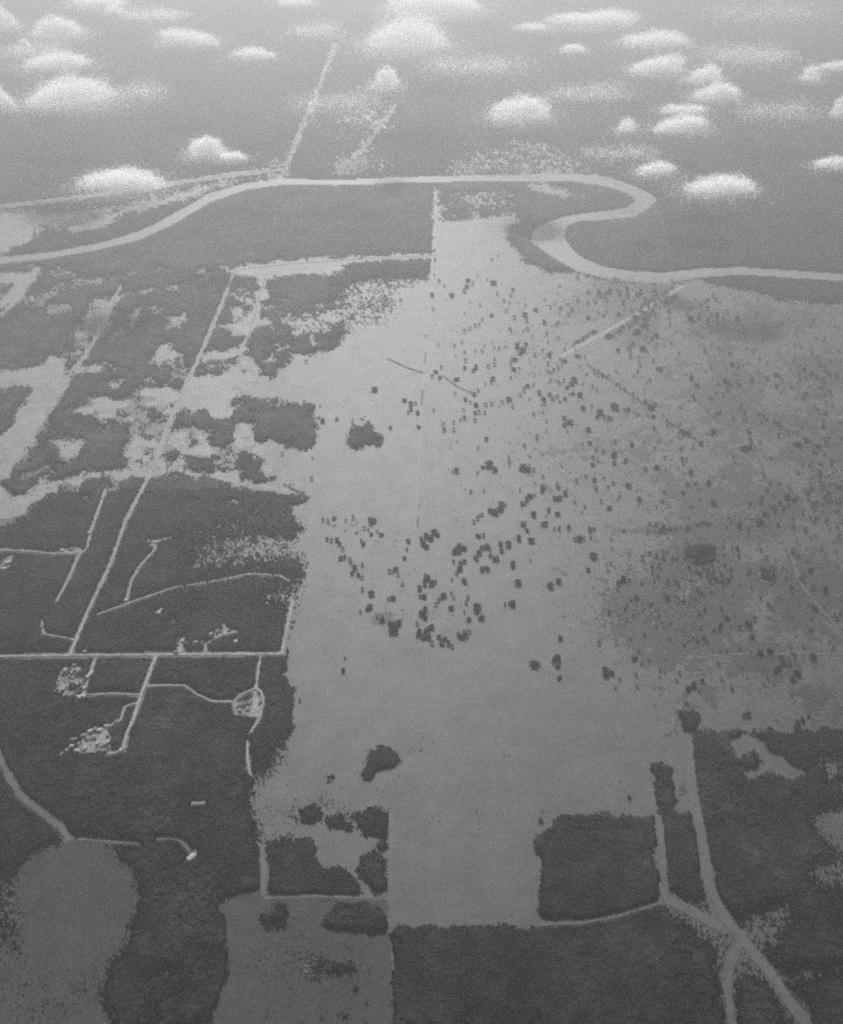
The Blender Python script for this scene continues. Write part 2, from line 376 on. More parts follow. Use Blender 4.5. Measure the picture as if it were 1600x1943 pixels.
    (.8, [(573, 1532), (603, 1518), (616, 1555), (592, 1567)]), (.85, [(626, 1548), (668, 1542), (664, 1578), (622, 1572)]), (1, [(702, 1530), (746, 1530), (740, 1590), (692, 1587), (680, 1562), (667, 1545)]),
    (1, [(721, 1609), (741, 1607), (738, 1626), (722, 1620)]), (1, [(514, 1597), (600, 1595), (610, 1640), (642, 1652), (682, 1694), (640, 1700), (507, 1700)]), (1, [(692, 1620), (735, 1632), (740, 1690), (706, 1700), (682, 1662)]),
    (1, [(600, 1756), (640, 1721), (700, 1712), (736, 1732), (736, 1766), (600, 1766)]), (.5, [(500, 1712), (546, 1712), (546, 1766), (490, 1766)]),
    (.16, [(582, 1810), (660, 1805), (680, 1860), (672, 1920), (600, 1925)]), (.07, [(470, 1900), (720, 1880), (720, 1943), (470, 1943)]),
    (.15, [(610, 1450), (628, 1446), (648, 1478), (630, 1482)]), (.9, [(620, 1448), (632, 1452), (645, 1478), (628, 1476)]),
    (.95, [(480, 1410), (520, 1402), (525, 1452), (490, 1462)]), (.5, [(470, 1455), (520, 1455), (515, 1480), (475, 1490)]),
    (1, [(1282, 1345), (1318, 1345), (1318, 1385), (1290, 1388)]),
    (.95, [(690, 1455), (705, 1430), (722, 1412), (748, 1418), (756, 1440), (748, 1456), (720, 1458), (702, 1478), (684, 1476)]),
    (0, CIRCLE), (.08, [(-300, 1830), (24, 1790), (60, 1840), (120, 1850), (215, 1835), (200, 1880), (215, 1943), (230, 2240), (-300, 2240)]), (.35, [(-300, 1600), (10, 1640), (28, 1720), (24, 1790), (-300, 1830)]),
    (.45, A([(110, 2300), (160, 2240), (190, 2300), (150, 2350)])),
]
# worn or cleared ground where people live
SANDY = [
    (.95, [(512, 304), (548, 304), (554, 332), (508, 336)]), (.8, [(640, 300), (700, 296), (690, 330), (630, 332)]),
    (.5, [(128, 1398), (160, 1390), (172, 1378), (205, 1388), (212, 1405), (210, 1428), (185, 1432), (150, 1430), (130, 1425), (108, 1440), (118, 1420)]), (.35, [(115, 1268), (160, 1258), (162, 1300), (150, 1325), (105, 1325)]),
    (.7, [(350, 1630), (372, 1610), (382, 1620), (366, 1640)]), (.5, [(440, 1335), (490, 1318), (502, 1345), (490, 1358), (448, 1356)]), (.4, [(0, 1060), (28, 1050), (30, 1070), (10, 1085), (0, 1085)]),
    (.4, [(112, 1040), (150, 1032), (152, 1050), (118, 1054)]), (.3, [(395, 1202), (425, 1188), (450, 1196), (420, 1208)]), (.4, [(335, 1205), (360, 1205), (352, 1240), (340, 1240)]), (.9, [(362, 1524), (394, 1521), (395, 1530), (363, 1533)]),
    (.5, [(298, 1160), (312, 1150), (314, 1155), (302, 1170)]), (.6, [(280, 1025), (300, 1022), (298, 1040), (290, 1040)]),
]
ROADS = [  # (path, width m, cleared width m, name, label)
    ([(447, 512), (560, 500), (660, 493), (824, 484)], 10, 30, 'road', 'pale level road from the long western road to the boundary track'),
    ([(132, 1244), (165, 1165), (210, 1070), (240, 985), (285, 900), (305, 850), (335, 770), (365, 705), (390, 650), (420, 580), (447, 508)], 9, 17, 'road', 'long pale straight road running up through the western woods'),
    ([(-300, 1247), (0, 1245), (135, 1243), (300, 1242), (535, 1240)], 9, 18, 'road', 'pale east west road ending at the edge of the open grassland'),
    ([(535, 1241), (545, 1190), (556, 1138)], 8, 16, 'road', 'short pale road along the edge of the grassland'),
    ([(297, 1243), (275, 1300), (255, 1360), (240, 1395), (235, 1425), (205, 1430)], 10, 17, 'road', 'wide pale road from the crossroad down to the settlement'),
    ([(183, 1247), (172, 1275), (158, 1318)], 8, 13, 'road', 'short pale lane leading to the white roofed shed'),
    ([(275, 1301), (350, 1300), (375, 1318), (405, 1331), (440, 1331)], 6, 12, 'road', 'thin curving lane between the wide road and the hut compound'),
    ([(165, 1318), (215, 1316), (268, 1318)], 5, 10, 'road', 'faint thin lane joining the shed to the wide road'),
    ([(266, 1332), (237, 1340), (230, 1365), (215, 1380), (195, 1384)], 6, 11, 'road', 'winding lane entering the settlement'),
    ([(494, 1243), (488, 1290), (485, 1306), (497, 1312), (501, 1335), (490, 1368), (475, 1390)], 6, 12, 'road', 'thin lane passing round the hut compound'),
    ([(485, 1306), (460, 1316), (444, 1330), (448, 1352), (485, 1353), (488, 1330), (483, 1312)], 5, 10, 'road', 'small looped lane around the huts in the compound'),
    ([(470, 1405), (470, 1440), (476, 1472)], 6, 11, 'road', 'short track through the last trees beside the grassland'),
    ([(201, 930), (172, 1010), (165, 1042), (150, 1052), (130, 1100), (107, 1141)], 8, 14, 'road', 'bent pale road west of the long straight road'),
    ([(-300, 1035), (0, 1043), (60, 1046), (100, 1051), (152, 1047)], 6, 12, 'road', 'thin lane coming from the west to the bent road'),
    ([(325, 1020), (297, 1027), (293, 1045), (265, 1075), (248, 1105), (240, 1143)], 7, 12, 'road', 'crooked lane east of the long straight road'),
    ([(185, 1166), (240, 1146), (330, 1115), (430, 1099), (470, 1089), (530, 1092), (550, 1102)], 6, 12, 'road', 'long winding lane crossing the woods toward the grassland'),
    ([(341, 1243), (345, 1214)], 6, 11, 'road', 'stub lane north of the crossroad'),
    ([(391, 1243), (390, 1222), (365, 1222)], 5, 10, 'road', 'small hooked lane among the woodland houses'),
    ([(391, 1222), (420, 1206), (452, 1198)], 6, 11, 'road', 'slanting lane among the woodland houses'),
    ([(428, 1204), (425, 1184)], 5, 10, 'road', 'tiny spur off the slanting lane'),
    ([(80, 1178), (83, 1203), (125, 1210), (147, 1215)], 6, 11, 'road', 'hooked lane west of the long straight road'),
    ([(-300, 438), (0, 392), (100, 381), (200, 368), (290, 354), (380, 340), (450, 330), (520, 323)], 24, 52, 'road', 'pale river road along the far bank'),
    ([(537, 330), (570, 248), (602, 175), (637, 82)], 14, 28, 'road', 'long pale road running north from the river village'),
    ([(645, 322), (690, 282), (752, 200)], 12, 26, 'road', 'faint diagonal road north of the river'),
    ([(230, 540), (200, 610), (160, 680), (120, 720)], 6, 14, 'road', 'faint road between the old western clearings'),
    ([(505, 520), (480, 610), (455, 680)], 6, 14, 'road', 'faint lane parallel to the long straight road'),
    ([(70, 510), (35, 570), (0, 600), (-100, 700)], 8, 18, 'road', 'pale lane in the far western clearing'),
]
TRACKS = [
    ([(1050, 686), (1140, 635), (1215, 592), (1295, 543)], 20, 'track', 'pale straight track slanting across the grassland to the river'),
    ([(1085, 655), (1130, 631), (1165, 612)], 9, 'track', 'second faint wheel track beside the slanting track'),
    ([(1110, 600), (1180, 660), (1260, 720)], 7, 'track', 'faint winding track crossing the slanting track'),
    ([(1380, 640), (1460, 660), (1560, 640), (1600, 600)], 8, 'track', 'faint curving track on the far eastern grass'),
    ([(1300, 1250), (1400, 1240), (1600, 1242)], 7, 'track', 'faint level track near the eastern tree group'),
    ([(497, 1600), (500, 1650), (500, 1700)], 10, 'track', 'pale track down the side of the southern fields'),
    ([(1250, 1550), (1258, 1620), (1263, 1710)], 12, 'track', 'pale track between the two square woods'),
    ([(1305, 1400), (1312, 1500), (1328, 1570), (1340, 1640), (1350, 1700), (1400, 1775), (1450, 1830), (1530, 1943), (1600, 2050)], 22, 'track', 'broad worn track running down past the eastern wood'),
    ([(1262, 1705), (1310, 1730), (1370, 1760)], 22, 'track', 'worn track joining the square wood to the broad track'),
    ([(1400, 1790), (1380, 1850), (1388, 1943), (1400, 2050)], 16, 'track', 'worn branch track forking south from the broad track'),
    ([(1020, 1754), (1105, 1750), (1170, 1738), (1255, 1712)], 8, 'track', 'thin track below the square wood'),
    ([(500, 1703), (600, 1700), (690, 1704)], 8, 'track', 'level track at the foot of the dark copse'),
    ([(743, 1540), (742, 1700), (745, 1760)], 8, 'track', 'long straight field edge track'),
    ([(1375, 682), (1395, 750), (1420, 810), (1440, 860), (1470, 930)], 7, 'track', 'pale track across the eastern scrub'),
    ([(1420, 760), (1460, 795), (1510, 815), (1545, 830)], 9, 'track', 'curving pale track in the eastern scrub'),
    ([(1500, 1050), (1520, 1110), (1570, 1170), (1600, 1200)], 9, 'track', 'pale winding track near the eastern edge'),
    ([(265, 1601), (200, 1597), (150, 1592)], 6, 'track', 'thin track above the round field'),
    ([(298, 1593), (325, 1590), (345, 1595), (362, 1616)], 6, 'track', 'small curved track to the lone white house'),
    ([(788, 1010), (796, 860), (803, 720), (812, 600), (826, 430), (827, 360)], 7, 'track', 'long straight boundary track up the middle of the grassland'),
]
DITCHES = [
    ([(735, 680), (770, 697), (805, 708)], 6, 'dark ditch slanting to the middle boundary track'),
    ([(838, 712), (870, 735), (905, 750)], 6, 'dark ditch continuing east of the boundary track'),
    ([(1112, 690), (1160, 722), (1215, 762), (1236, 770)], 6, 'thin dark ditch slanting through the scattered trees'),
    ([(1264, 795), (1295, 818), (1330, 840)], 6, 'thin dark ditch beyond the scattered trees'),
    ([(1372, 680), (1392, 752), (1416, 812), (1436, 862), (1452, 905)], 6, 'dark drain beside the pale eastern track'),
    ([(1088, 652), (1125, 632)], 8, 'short dark bank beside the pale slanting track'),
    ([(1490, 1040), (1500, 1070)], 6, 'short dark drain near the eastern edge'),
    ([(793, 1000), (793, 980)], 5, 'tiny dark wet spot on the boundary track'),
    ([(805, 690), (808, 668)], 6, 'short dark stretch of the boundary track'),
    ([(800, 770), (802, 740)], 6, 'dark damp stretch of the boundary track'),
    ([(538, 920), (565, 932), (588, 945)], 8, 'dark bank where the woods meet the grassland'),
]

FOR = np.ones(GU.shape)
for val, poly in PAINT: FOR[inside(poly)] = val
FOR = blur(blur(FOR, 2), 2)
_low = vnoise(GX, GY, 130, 61) * .6 + vnoise(GX, GY, 45, 62) * .4
FOR -= np.where((GU < 665) & (GV > 500) & (GV < 935), .62 * np.clip((_low - .55) * 5, 0, 1), 0)           # bushland gaps in the broken woods
FOR -= np.where(GV > 935, .30 * np.clip((_low - .66) * 5, 0, 1), 0)
FOR = np.clip(FOR, 0, 1)
CUT = np.ones(GU.shape)
for pts, w, cw, nm, lb in ROADS: CUT[near_line(pts, cw / 2 + (1 if abs(pts[-1][1] - pts[0][1]) < 15 else -2))] = 0
FIELD = inside(CIRCLE) | inside([(-300, 1800), (24, 1770), (60, 1840), (120, 1850), (205, 1840), (215, 1943), (230, 2240), (-300, 2240)])
SOUTH = inside([(418, 1715), (440, 1690), (742, 1706), (741, 1943), (738, 2240), (330, 2240), (400, 1943), (430, 1850), (440, 1800)])
STREAM = [(-20, 1400), (8, 1455), (22, 1478), (42, 1512), (80, 1540), (118, 1568), (132, 1596)]
CUT[near_line(STREAM, 9)] = .2
for pts, w, nm, lb in TRACKS: CUT[near_line(pts, w / 2 + 1)] = .1
SAND = np.zeros(GU.shape)
for val, poly in SANDY:
    k = inside(poly); SAND[k] = 1; FOR[k] = (1 - val) * .55
RIV = inside(RIVER, .3)
FOR *= blur(CUT, 1) ** 2
FOR[RIV] = 0

# soft patches of scrub on the grassland: (u, v, radius across, radius along, density)
SOFT = [(1190, 556, 75, 20, .55), (1215, 610, 40, 45, .4), (1330, 612, 45, 28, .4), (1560, 705, 60, 45, .35), (1580, 900, 45, 80, .6), (1550, 860, 70, 40, .35), (1310, 1120, 95, 95, .5), (1335, 1060, 60, 26, .45),
        (1200, 1150, 80, 80, .3), (1385, 745, 45, 60, .35), (1430, 1000, 90, 32, .4), (1270, 1005, 80, 9, .4), (1530, 1120, 70, 80, .3), (1450, 1092, 24, 18, 1.0), (1480, 960, 60, 40, .35), (1290, 780, 120, 120, .12),
        (1330, 950, 140, 80, .16), (1500, 600, 80, 40, .2), (1100, 580, 80, 40, .2), (1000, 620, 100, 60, .10), (620, 600, 60, 50, .2), (1450, 1250, 100, 50, .2), (1320, 1240, 40, 60, .15), (1480, 800, 100, 30, .3), (1100, 760, 120, 90, .08),
        (1500, 520, 60, 10, .4), (1560, 1330, 60, 50, .18), (690, 1010, 60, 40, .1), (840, 1170, 60, 40, .12), (730, 1170, 30, 20, .35), (600, 1540, 90, 30, .25), (600, 1850, 100, 80, .4), (420, 740, 60, 30, .06), (1180, 880, 200, 140, .10), (100, 740, 60, 60, .08), (60, 900, 80, 40, .15)]
SCR = np.zeros(GU.shape)
for u0, v0, a, b, d in SOFT: SCR = np.maximum(SCR, d * np.exp(-.9 * ((GU - u0) / a) ** 2 - .9 * ((GV - v0) / b) ** 2))
SCR += .03
SCR[RIV | (FOR > .5)] = 0

N1, N2, N3 = vnoise(GX, GY, 70, 3), vnoise(GX, GY, 22, 4), rng.random(GU.shape)
MIX = .30 * N1 + .32 * N2 + .38 * N3
RANK = np.argsort(np.argsort(MIX.ravel()[::7])); _s = np.sort(MIX.ravel()[::7])
UNI = np.searchsorted(_s, MIX.ravel()).reshape(MIX.shape) / len(_s)       # uniform 0..1, clumpy
# where wood and grass melt into each other: (u0, u1, v0, v1)
SOFTEN = np.zeros(GU.shape)
for u0, u1, v0, v1 in ((-300, 300, 1560, 2240), (310, 590, 985, 1160), (1500, 1900, 1500, 1720), (1480, 1900, 1810, 1880), (-300, 1900, -160, 332), (1280, 1520, 1690, 2240), (640, 800, 520, 640), (455, 560, 1400, 1640)):
    SOFTEN[(GU > u0) & (GU < u1) & (GV > v0) & (GV < v1)] = 1
SOFTEN = blur(SOFTEN, 6)
FOR = FOR * (1 - SOFTEN) + SOFTEN * blur(blur(FOR, 5), 4)
FOR *= blur(CUT, 1) ** 2
FOR[RIV] = 0
UNI = np.where(rng.random(GU.shape) < .8 * SOFTEN, N3, UNI)
TREED = UNI < FOR * 1.02 - .005


def sheet(name, keep, z, m, zvar=None, within=None):
    """The grid faces that touch the kept points, as one mesh."""
    f = keep[:-1, :-1] | keep[1:, :-1] | keep[:-1, 1:] | keep[1:, 1:] if zvar is not None else keep[:-1, :-1] & keep[1:, :-1] & keep[:-1, 1:] & keep[1:, 1:]
    if within is not None: f &= within[:-1, :-1]
    i, j = np.nonzero(f)
    if not len(i): return None
    W = GU.shape[1]
    q = np.stack([i * W + j, (i + 1) * W + j, (i + 1) * W + j + 1, i * W + j + 1], 1)
    used, inv = np.unique(q, return_inverse=True)
    zz = zvar.ravel()[used] if zvar is not None else np.full(len(used), z)
    v = np.stack([GX.ravel()[used], GY.ravel()[used], zz], 1)
    return mesh_np(name, v, inv.reshape(q.shape), m)


# ------------------------------------------------------------------ ground and water
R = 30000.0
gm = mesh_np('ground', np.array([(-R, -R / 3, 0), (R, -R / 3, 0), (R, R * 1.4, 0), (-R, R * 1.4, 0)]), np.array([[0, 1, 2, 3]]), M_GRASS)
tag(obj('ground', gm), 'wide flat plain of pale dry grassland', 'ground', kind='structure')
tag(obj('river', sheet('river', blur(RIV.astype(float), 1) > .5, .6, M_WATER)), 'pale river winding in a wide bend across the plain', 'river', kind='structure')
tag(obj('field', sheet('field', blur(blur(FIELD.astype(float), 4), 3) + .4 * (N2 - .5) + .5 * (N3 - .5) > .5, .5, M_DARKFIELD)), 'dark rounded field among the south western woods', 'field', kind='structure')
tag(obj('field', sheet('field', blur(SOUTH.astype(float), 4) + .4 * (N2 - .5) + .5 * (N3 - .5) > .5, .5, M_PASTURE)), 'grey pasture beside the long field edge track', 'field', kind='structure')
tag(obj('ground', sheet('ground', (blur(SAND, 1) + .5 * (N2 - .5)) > .5, .5, M_SAND)), 'bare sandy yards around the houses', 'ground', kind='structure')

_mk = blur(2.1 * np.clip(SCR - .03, 0, 1), 2) + .45 * (N1 - .5) + .4 * (vnoise(GX, GY, 230, 9) - .5) + .5 * (N2 - .5) + .3 * (N3 - .5) + np.clip((GU - 1080) / 1600, -.3, .12)
tag(obj('ground', sheet('ground', (_mk > .36) & ~RIV & (FOR < .5), .4, M_MARSH)), 'darker marshy ground in patches over the eastern grassland', 'marsh', kind='structure')
_cl = (GU < 612) & (GV < 985) & (GV > 300) & (FOR < .75) & ~RIV & (UNI > (GU - 440) / 170.0)
tag(obj('field', sheet('field', _cl & (UNI < 1.15 - FOR), .45, M_CLEAR_LIT)), 'clearings between the western woods, sun sheen painted into their pale grass', 'field', kind='structure')


def ribbon(name, pts, w, z, m, label, cat, rough=.12):
    p = np.array([G(*q) for q in pts])
    seg = np.hypot(*np.diff(p, axis=0).T); s = np.concatenate([[0], np.cumsum(seg)])
    n = max(int(s[-1] / (w * 1.2)), 2)
    t = np.linspace(0, s[-1], n)
    c = np.stack([np.interp(t, s, p[:, 0]), np.interp(t, s, p[:, 1])], 1)
    for _ in range(3):
        c[1:-1] = (c[:-2] + 2 * c[1:-1] + c[2:]) / 4
    d = np.gradient(c, axis=0); d /= np.linalg.norm(d, axis=1)[:, None] + 1e-9
    nr = np.stack([-d[:, 1], d[:, 0]], 1)
    hw = w / 2 * (1 + rough * rng.standard_normal((n, 2)))
    L, Rr = c + nr * hw[:, :1], c - nr * hw[:, 1:]
    v = np.concatenate([np.c_[L, np.full(n, z)], np.c_[Rr, np.full(n, z)]])
    k = np.arange(n - 1)
    f = np.stack([k, k + 1, k + 1 + n, k + n], 1)
    return tag(obj(name, mesh_np(name, v, f[:, ::-1], m)), label, cat, kind='structure')


for i, (pts, w, cw, nm, lb) in enumerate(ROADS): ribbon(nm, pts, w * .8, 1.0 + .02 * i, M_ROAD, lb, 'road', .3)
for i, (pts, w, nm, lb) in enumerate(TRACKS): ribbon('path', pts, w, .7 + .01 * i, M_SANDTRACK if 'slanting across' in lb else M_TRACK, lb, 'track', .2)
for i, (pts, w, lb) in enumerate(DITCHES): ribbon('ditch', pts, w, 1.7 + .01 * i, M_DITCH, lb, 'ditch', .3)
ribbon('water', STREAM, 17, .9, M_TRACK, 'pale dry stream bed reaching the round field', 'stream', .3)

# ------------------------------------------------------------------ woods
dome, rnd = crowns(GX, GY, 9.0, 21)
canopy = 7.5 + 1.3 * dome + (1.5 + 3.0 * (vnoise(GX, GY, 160, 77) > .55)) * (rnd - .5) + .7 * (N3 - .5) + 2.2 * (N2 - .5) + 2.5 * (N1 - .5)
HT = np.where(TREED, canopy * np.clip(.3 + .75 * blur(TREED.astype(float), 2) ** 1.5, 0, 1), -1.0)
WOODS = [
    ('dark forest beyond the river and its great bend', lambda u, v: v < np.interp(u, [-300, 0, 270, 400, 540, 1090, 1200, 1250, 1300], [520, 495, 447, 376, 345, 338, 360, 380, 600])),
    ('dark forest inside the wide river bend', lambda u, v: (v < 530) & (u > 985)),
    ('dark belt of forest between the river and the western road', lambda u, v: (v < 500)),
    ('dark lens of trees on the near bank of the eastern river', lambda u, v: (v < 600) & (u > 1300)),
    ('broken woods with many clearings beside the long western road', lambda u, v: (v < 930) & (u < 620)),
    ('lone dark copse standing in the pale grassland', lambda u, v: (v < 950) & (u > 620)),
    ('dark woods around the western roads and houses', lambda u, v: (v < 1600) & (u < 575)),
    ('dark woods south of the stream and round field', lambda u, v: (u < 480)),
    ('dark copses scattered over the southern fields', lambda u, v: (u < 745) | ((u < 800) & (v < 1500))),
    ('dark wood along the southern end of the grassland', lambda u, v: (v > 1757) & (u < 1400)),
    ('square dark wood with clean straight edges', lambda u, v: (u < 1253)),
    ('narrow dark strip of wood between two pale tracks', lambda u, v: (u < 1350) & (v > 1400) & (u < 1290 + (v - 1400) * .22)),
    ('dark eastern wood beyond the broad worn track', lambda u, v: u > -9e9),
]
REG = np.full(GU.shape, -1)
for i, (lb, fn) in enumerate(WOODS): REG[(REG < 0) & fn(GU, GV)] = i
for i, (lb, fn) in enumerate(WOODS):
    me = sheet('forest', TREED, 0, M_BUSH_HAZED if i in (1, 2, 3, 4) else M_FOREST, HT, REG == i)  # farther woods take the leaf colour lightened for haze
    if me: tag(obj('forest', me), lb, 'forest', kind='stuff')
SCRUB = rng.random(GU.shape) * .45 + .55 * UNI < SCR * 1.0
dome2, rnd2 = crowns(GX, GY, 5.0, 31)
me = sheet('scrub', SCRUB, 0, M_SCRUB, np.where(SCRUB, 1.2 + 1.6 * rnd2, -1.2))
tag(obj('scrub', me), 'low grey scrub thinly spread over the eastern grassland', 'scrub', kind='stuff')

# ------------------------------------------------------------------ trees on the grassland
exec_trees = True
T5 = """900,155,25 930,185,20 970,235,35 860,235,30 870,315,22 685,265,25 1065,150,35 1060,185,30 1045,215,25 1095,165,22 1120,125,20 1200,35,20 1235,15,18 1210,165,40 1175,150,20 1320,205,30 1310,240,25 1270,270,25 1300,280,20 1285,325,25
1395,295,18 1450,320,30 1535,305,22 1590,310,25 1585,340,22 1200,350,30 1330,365,28 1390,345,40 1400,385,25 1405,430,25 1380,440,22 1500,390,35 1570,400,22 1045,440,28 1075,425,25 1105,410,25 1130,405,22 1300,428,20 1515,455,25 1580,480,25
1030,505,22 895,520,20 825,470,15 1045,560,20 1240,540,25 1215,535,20 1160,525,18 1150,560,20 1280,530,20 1345,520,45 1375,545,45 1395,515,30 1360,565,30 1330,600,35 1310,620,25 1325,655,35 1310,705,22 1050,610,25 1045,650,32 1110,645,40
1095,665,30 1105,555,18 1180,640,28 1215,630,28 1205,710,38 1195,735,25 1445,575,25 1525,575,35 1540,560,20 1520,625,28 1555,660,28 1575,640,20 1590,600,25 1445,695,18 1535,720,22 1590,735,28 1405,750,32 1385,780,28 1365,805,25 1440,745,22
1470,790,32 1495,825,30 1530,800,30 1500,850,28 1545,825,28 1575,810,25 1590,845,22 1415,830,18 1125,780,22 1100,800,30 1050,830,32 1110,858,35 1165,858,28 1200,855,25 1260,845,25 1300,825,45 1320,870,25 1105,905,32 1130,900,28 1160,905,25
1105,945,28 1045,930,32 1025,945,22 985,960,22 925,968,28 930,1003,32 985,1000,25 870,893,22 705,835,30 740,850,38 765,850,25 740,885,30 725,905,25 780,905,35 785,985,32 625,988,32 535,770,40 145,615,28 135,845,25 225,870,22 240,950,35
320,940,30 130,1050,30 160,1055,35 145,1105,30 40,1085,45 10,1140,25 175,1280,28 180,1165,18 1185,1195,50 1215,1225,40 1150,1215,30 1120,1245,20 1300,1185,28 1385,1215,50 1410,1230,35 1370,1225,30 1440,1230,25 1000,1230,40 975,1240,20
1435,915,28 1495,905,20 1510,955,22 1385,1090,28 1455,1040,25 1170,1055,30 1490,1270,25 1490,1330,35 1485,1350,30 1420,1380,35 1400,1395,35 1380,1420,32 1445,1370,25 1580,1330,30 1560,1390,45 1585,1390,35 1435,1480,28 1575,1480,30 1255,1420,35
1260,1450,30 1220,1465,50 1195,1460,40 1130,1490,25 1155,1350,20 880,670,30 910,645,28 905,705,30 1000,712,35 860,700,25"""
T6 = """60,320,30 40,345,28 90,270,25 40,290,18 145,285,25 185,275,25 150,365,30 205,330,20 325,345,30 215,215,25 270,220,35 610,325,35 590,275,25 830,265,30 1115,265,22 795,330,25 730,365,45 745,385,30 715,350,25 920,370,30 1000,370,38 1110,345,25
1250,400,28 1410,410,25 1430,385,25 1370,445,22 1340,465,18 470,335,25 425,360,30 465,405,40 425,445,40 535,465,35 265,465,30 320,550,30 390,550,28 460,540,40 625,510,25 400,510,20 520,610,28 555,655,40 500,720,28 445,640,20 430,670,25 410,695,22
90,580,35 130,590,22 15,545,22 15,610,30 140,685,22 10,720,25 70,715,40 55,740,35 30,760,30 120,745,20 65,795,30 105,800,40 200,785,20 15,825,30 120,875,40 170,868,25 300,865,50 215,900,45 200,930,30 240,925,28 275,935,40 380,885,35 355,890,25
505,870,45 530,860,25 520,925,30 435,915,22 485,920,20 525,990,30 15,935,30 45,955,40 15,975,30 150,1000,35 725,1010,25 690,1030,25 665,1045,20 865,1010,35 825,1020,22 900,1015,18 160,1075,32 300,1070,28 400,1085,35 195,1120,25 240,1125,28
175,1160,25 300,1140,45 365,1175,32 300,1190,30 175,1200,30 525,1110,25 585,1160,25 680,1110,25 685,1165,30 690,1195,25 540,1215,35 475,1225,28 735,1240,38 590,1225,20 715,1310,28 135,1270,25 185,1290,30 85,1290,28 195,1330,28 240,1280,22
290,1305,28 265,1325,25 380,1320,35 20,1365,38 75,1415,25 130,1440,22 225,1410,25 440,1395,38 580,1360,22 690,1360,30 575,1410,25 540,1440,25 865,1415,45 835,1300,35 920,1270,22 790,1080,35 1040,1105,45 1070,1100,30 1015,1110,22 1125,1075,25
1165,1345,28 270,1445,35 740,710,35 770,750,30 740,690,25 820,670,22 970,630,30 1000,645,28 985,680,25 930,720,40 1125,600,25 1170,620,22 1105,545,18 1150,470,22 1145,500,20 1380,660,30 1390,795,35 1220,685,40 1560,680,30 1490,980,35 1340,1080,50
1390,1060,35 1460,1100,35 1440,1130,35 1280,1380,50 1320,1400,40 1400,1360,30 845,525,18 810,535,18"""
T2 = """30,20,40 240,75,28 270,80,28 305,65,32 370,80,22 410,65,25 515,75,50 475,120,28 500,130,25 515,155,30 550,140,22 570,158,30 430,150,22 460,190,28 470,212,30 75,120,40 100,115,40 120,120,30 30,165,40 65,165,40 265,185,30 290,190,28 320,185,35
335,210,35 355,240,28 340,290,35 365,285,35 395,300,28 400,320,22 420,345,35 465,330,28 405,380,30 440,385,35 460,405,28 465,470,28 515,490,45 505,565,42 495,580,30 455,600,25 690,440,28 725,195,30 715,242,28 705,292,30 655,350,35 620,365,28
640,370,25 665,385,25 615,525,28 640,518,35 575,640,42 550,630,22 640,680,70 670,660,40 620,660,40 810,205,35 825,160,45 850,175,45 830,225,35 875,140,45 895,160,30 800,185,30 1000,245,45 1040,235,40 1015,220,35 985,260,30 1020,260,30 1050,240,25
1115,290,35 1130,260,40 1150,230,40 1175,225,40 1190,240,25 1195,275,30 1220,295,38 1235,305,25 1260,250,35 1250,210,35 1295,210,45 1320,325,45 1355,175,45 1425,188,40 1125,165,32 1155,160,28 1400,135,30 1380,95,35 1435,40,45 1500,95,45 1525,20,30
1575,40,32 1585,125,30 1555,125,22 1145,355,35 1180,355,38 1165,345,30 1045,310,35 1020,320,35 985,310,28 1020,350,40 1000,375,30 1045,420,42 975,415,22 830,400,45 860,430,45 820,435,40 790,460,38 815,505,40 790,510,25 880,425,25 925,505,38
900,530,28 885,555,28 970,490,25 985,520,22 970,575,32 1065,515,30 1055,545,28 1115,570,50 1045,600,20 1070,640,32 1145,628,38 1130,635,25 820,580,38 805,605,40 820,630,32 775,665,30 855,685,40 790,705,40 780,730,35 810,740,40 840,735,40 830,705,35
860,775,30 900,740,35 935,750,35 920,780,35 955,775,35 975,795,28 910,765,25 1020,735,40 1050,720,40 1010,725,30 1040,745,30 1075,712,25 1275,555,25 1320,548,45 1300,550,25 1350,430,40 1420,305,20 1535,445,45 1580,420,40 1525,455,25 125,380,42
40,360,60 365,860,22 355,930,35 1440,893,50 1470,895,25 1420,890,25 1590,745,35 1570,860,45 1550,880,30 1580,905,35 1585,970,35 1120,65,30 1145,45,28 1100,85,25 1215,25,50 1250,10,40 1185,20,30 50,1250,45 30,1255,30 10,1345,40 30,1060,60
60,1060,40 110,1100,25 565,1370,50 625,1390,40"""
T3 = """40,115,35 160,125,40 185,128,30 100,180,45 75,183,30 125,178,30 165,178,25 180,275,48 150,355,38 535,100,30 460,285,30 280,325,22 515,365,22 280,185,25 325,425,45 350,410,40 320,470,28 425,515,35 395,530,25 600,515,35 910,425,28 775,475,28
850,485,25 905,575,30 940,635,35 1060,665,45 1085,740,42 895,700,28 410,860,35 425,850,25 245,920,35 250,955,40 285,945,40 265,930,30 655,990,25 670,945,25 720,1035,40 750,1015,42 800,990,32 965,1032,28 710,1115,25 1055,1180,48 1035,1190,28
1345,1230,50 1370,1210,40 1330,1255,40 1400,1190,28 1185,1265,45 1130,830,40 1185,822,40 1110,840,20 1245,860,35 1265,885,40 1235,915,45 1215,935,35 1295,890,35 1320,840,30 1375,800,25 1430,850,50 1310,975,40 1340,945,50 1385,130,35 1500,90,28
1010,100,50 1125,80,50 1160,40,40 1440,580,35 1500,470,55 1415,360,40 210,775,30 1480,230,22"""
SPOTS = []
for ox, oy, txt in ((533, 480, T5), (1066, 480, T6), (533, 960, T2), (1066, 960, T3), (1066, 1443, '385,205,32'), (533, 1443, '1480,335,38')):
    for w in txt.split():
        x, y, s = (float(q) for q in w.split(','))
        SPOTS.append((x / 3 + ox, y / 3 + oy, s / 3))
uniq = []
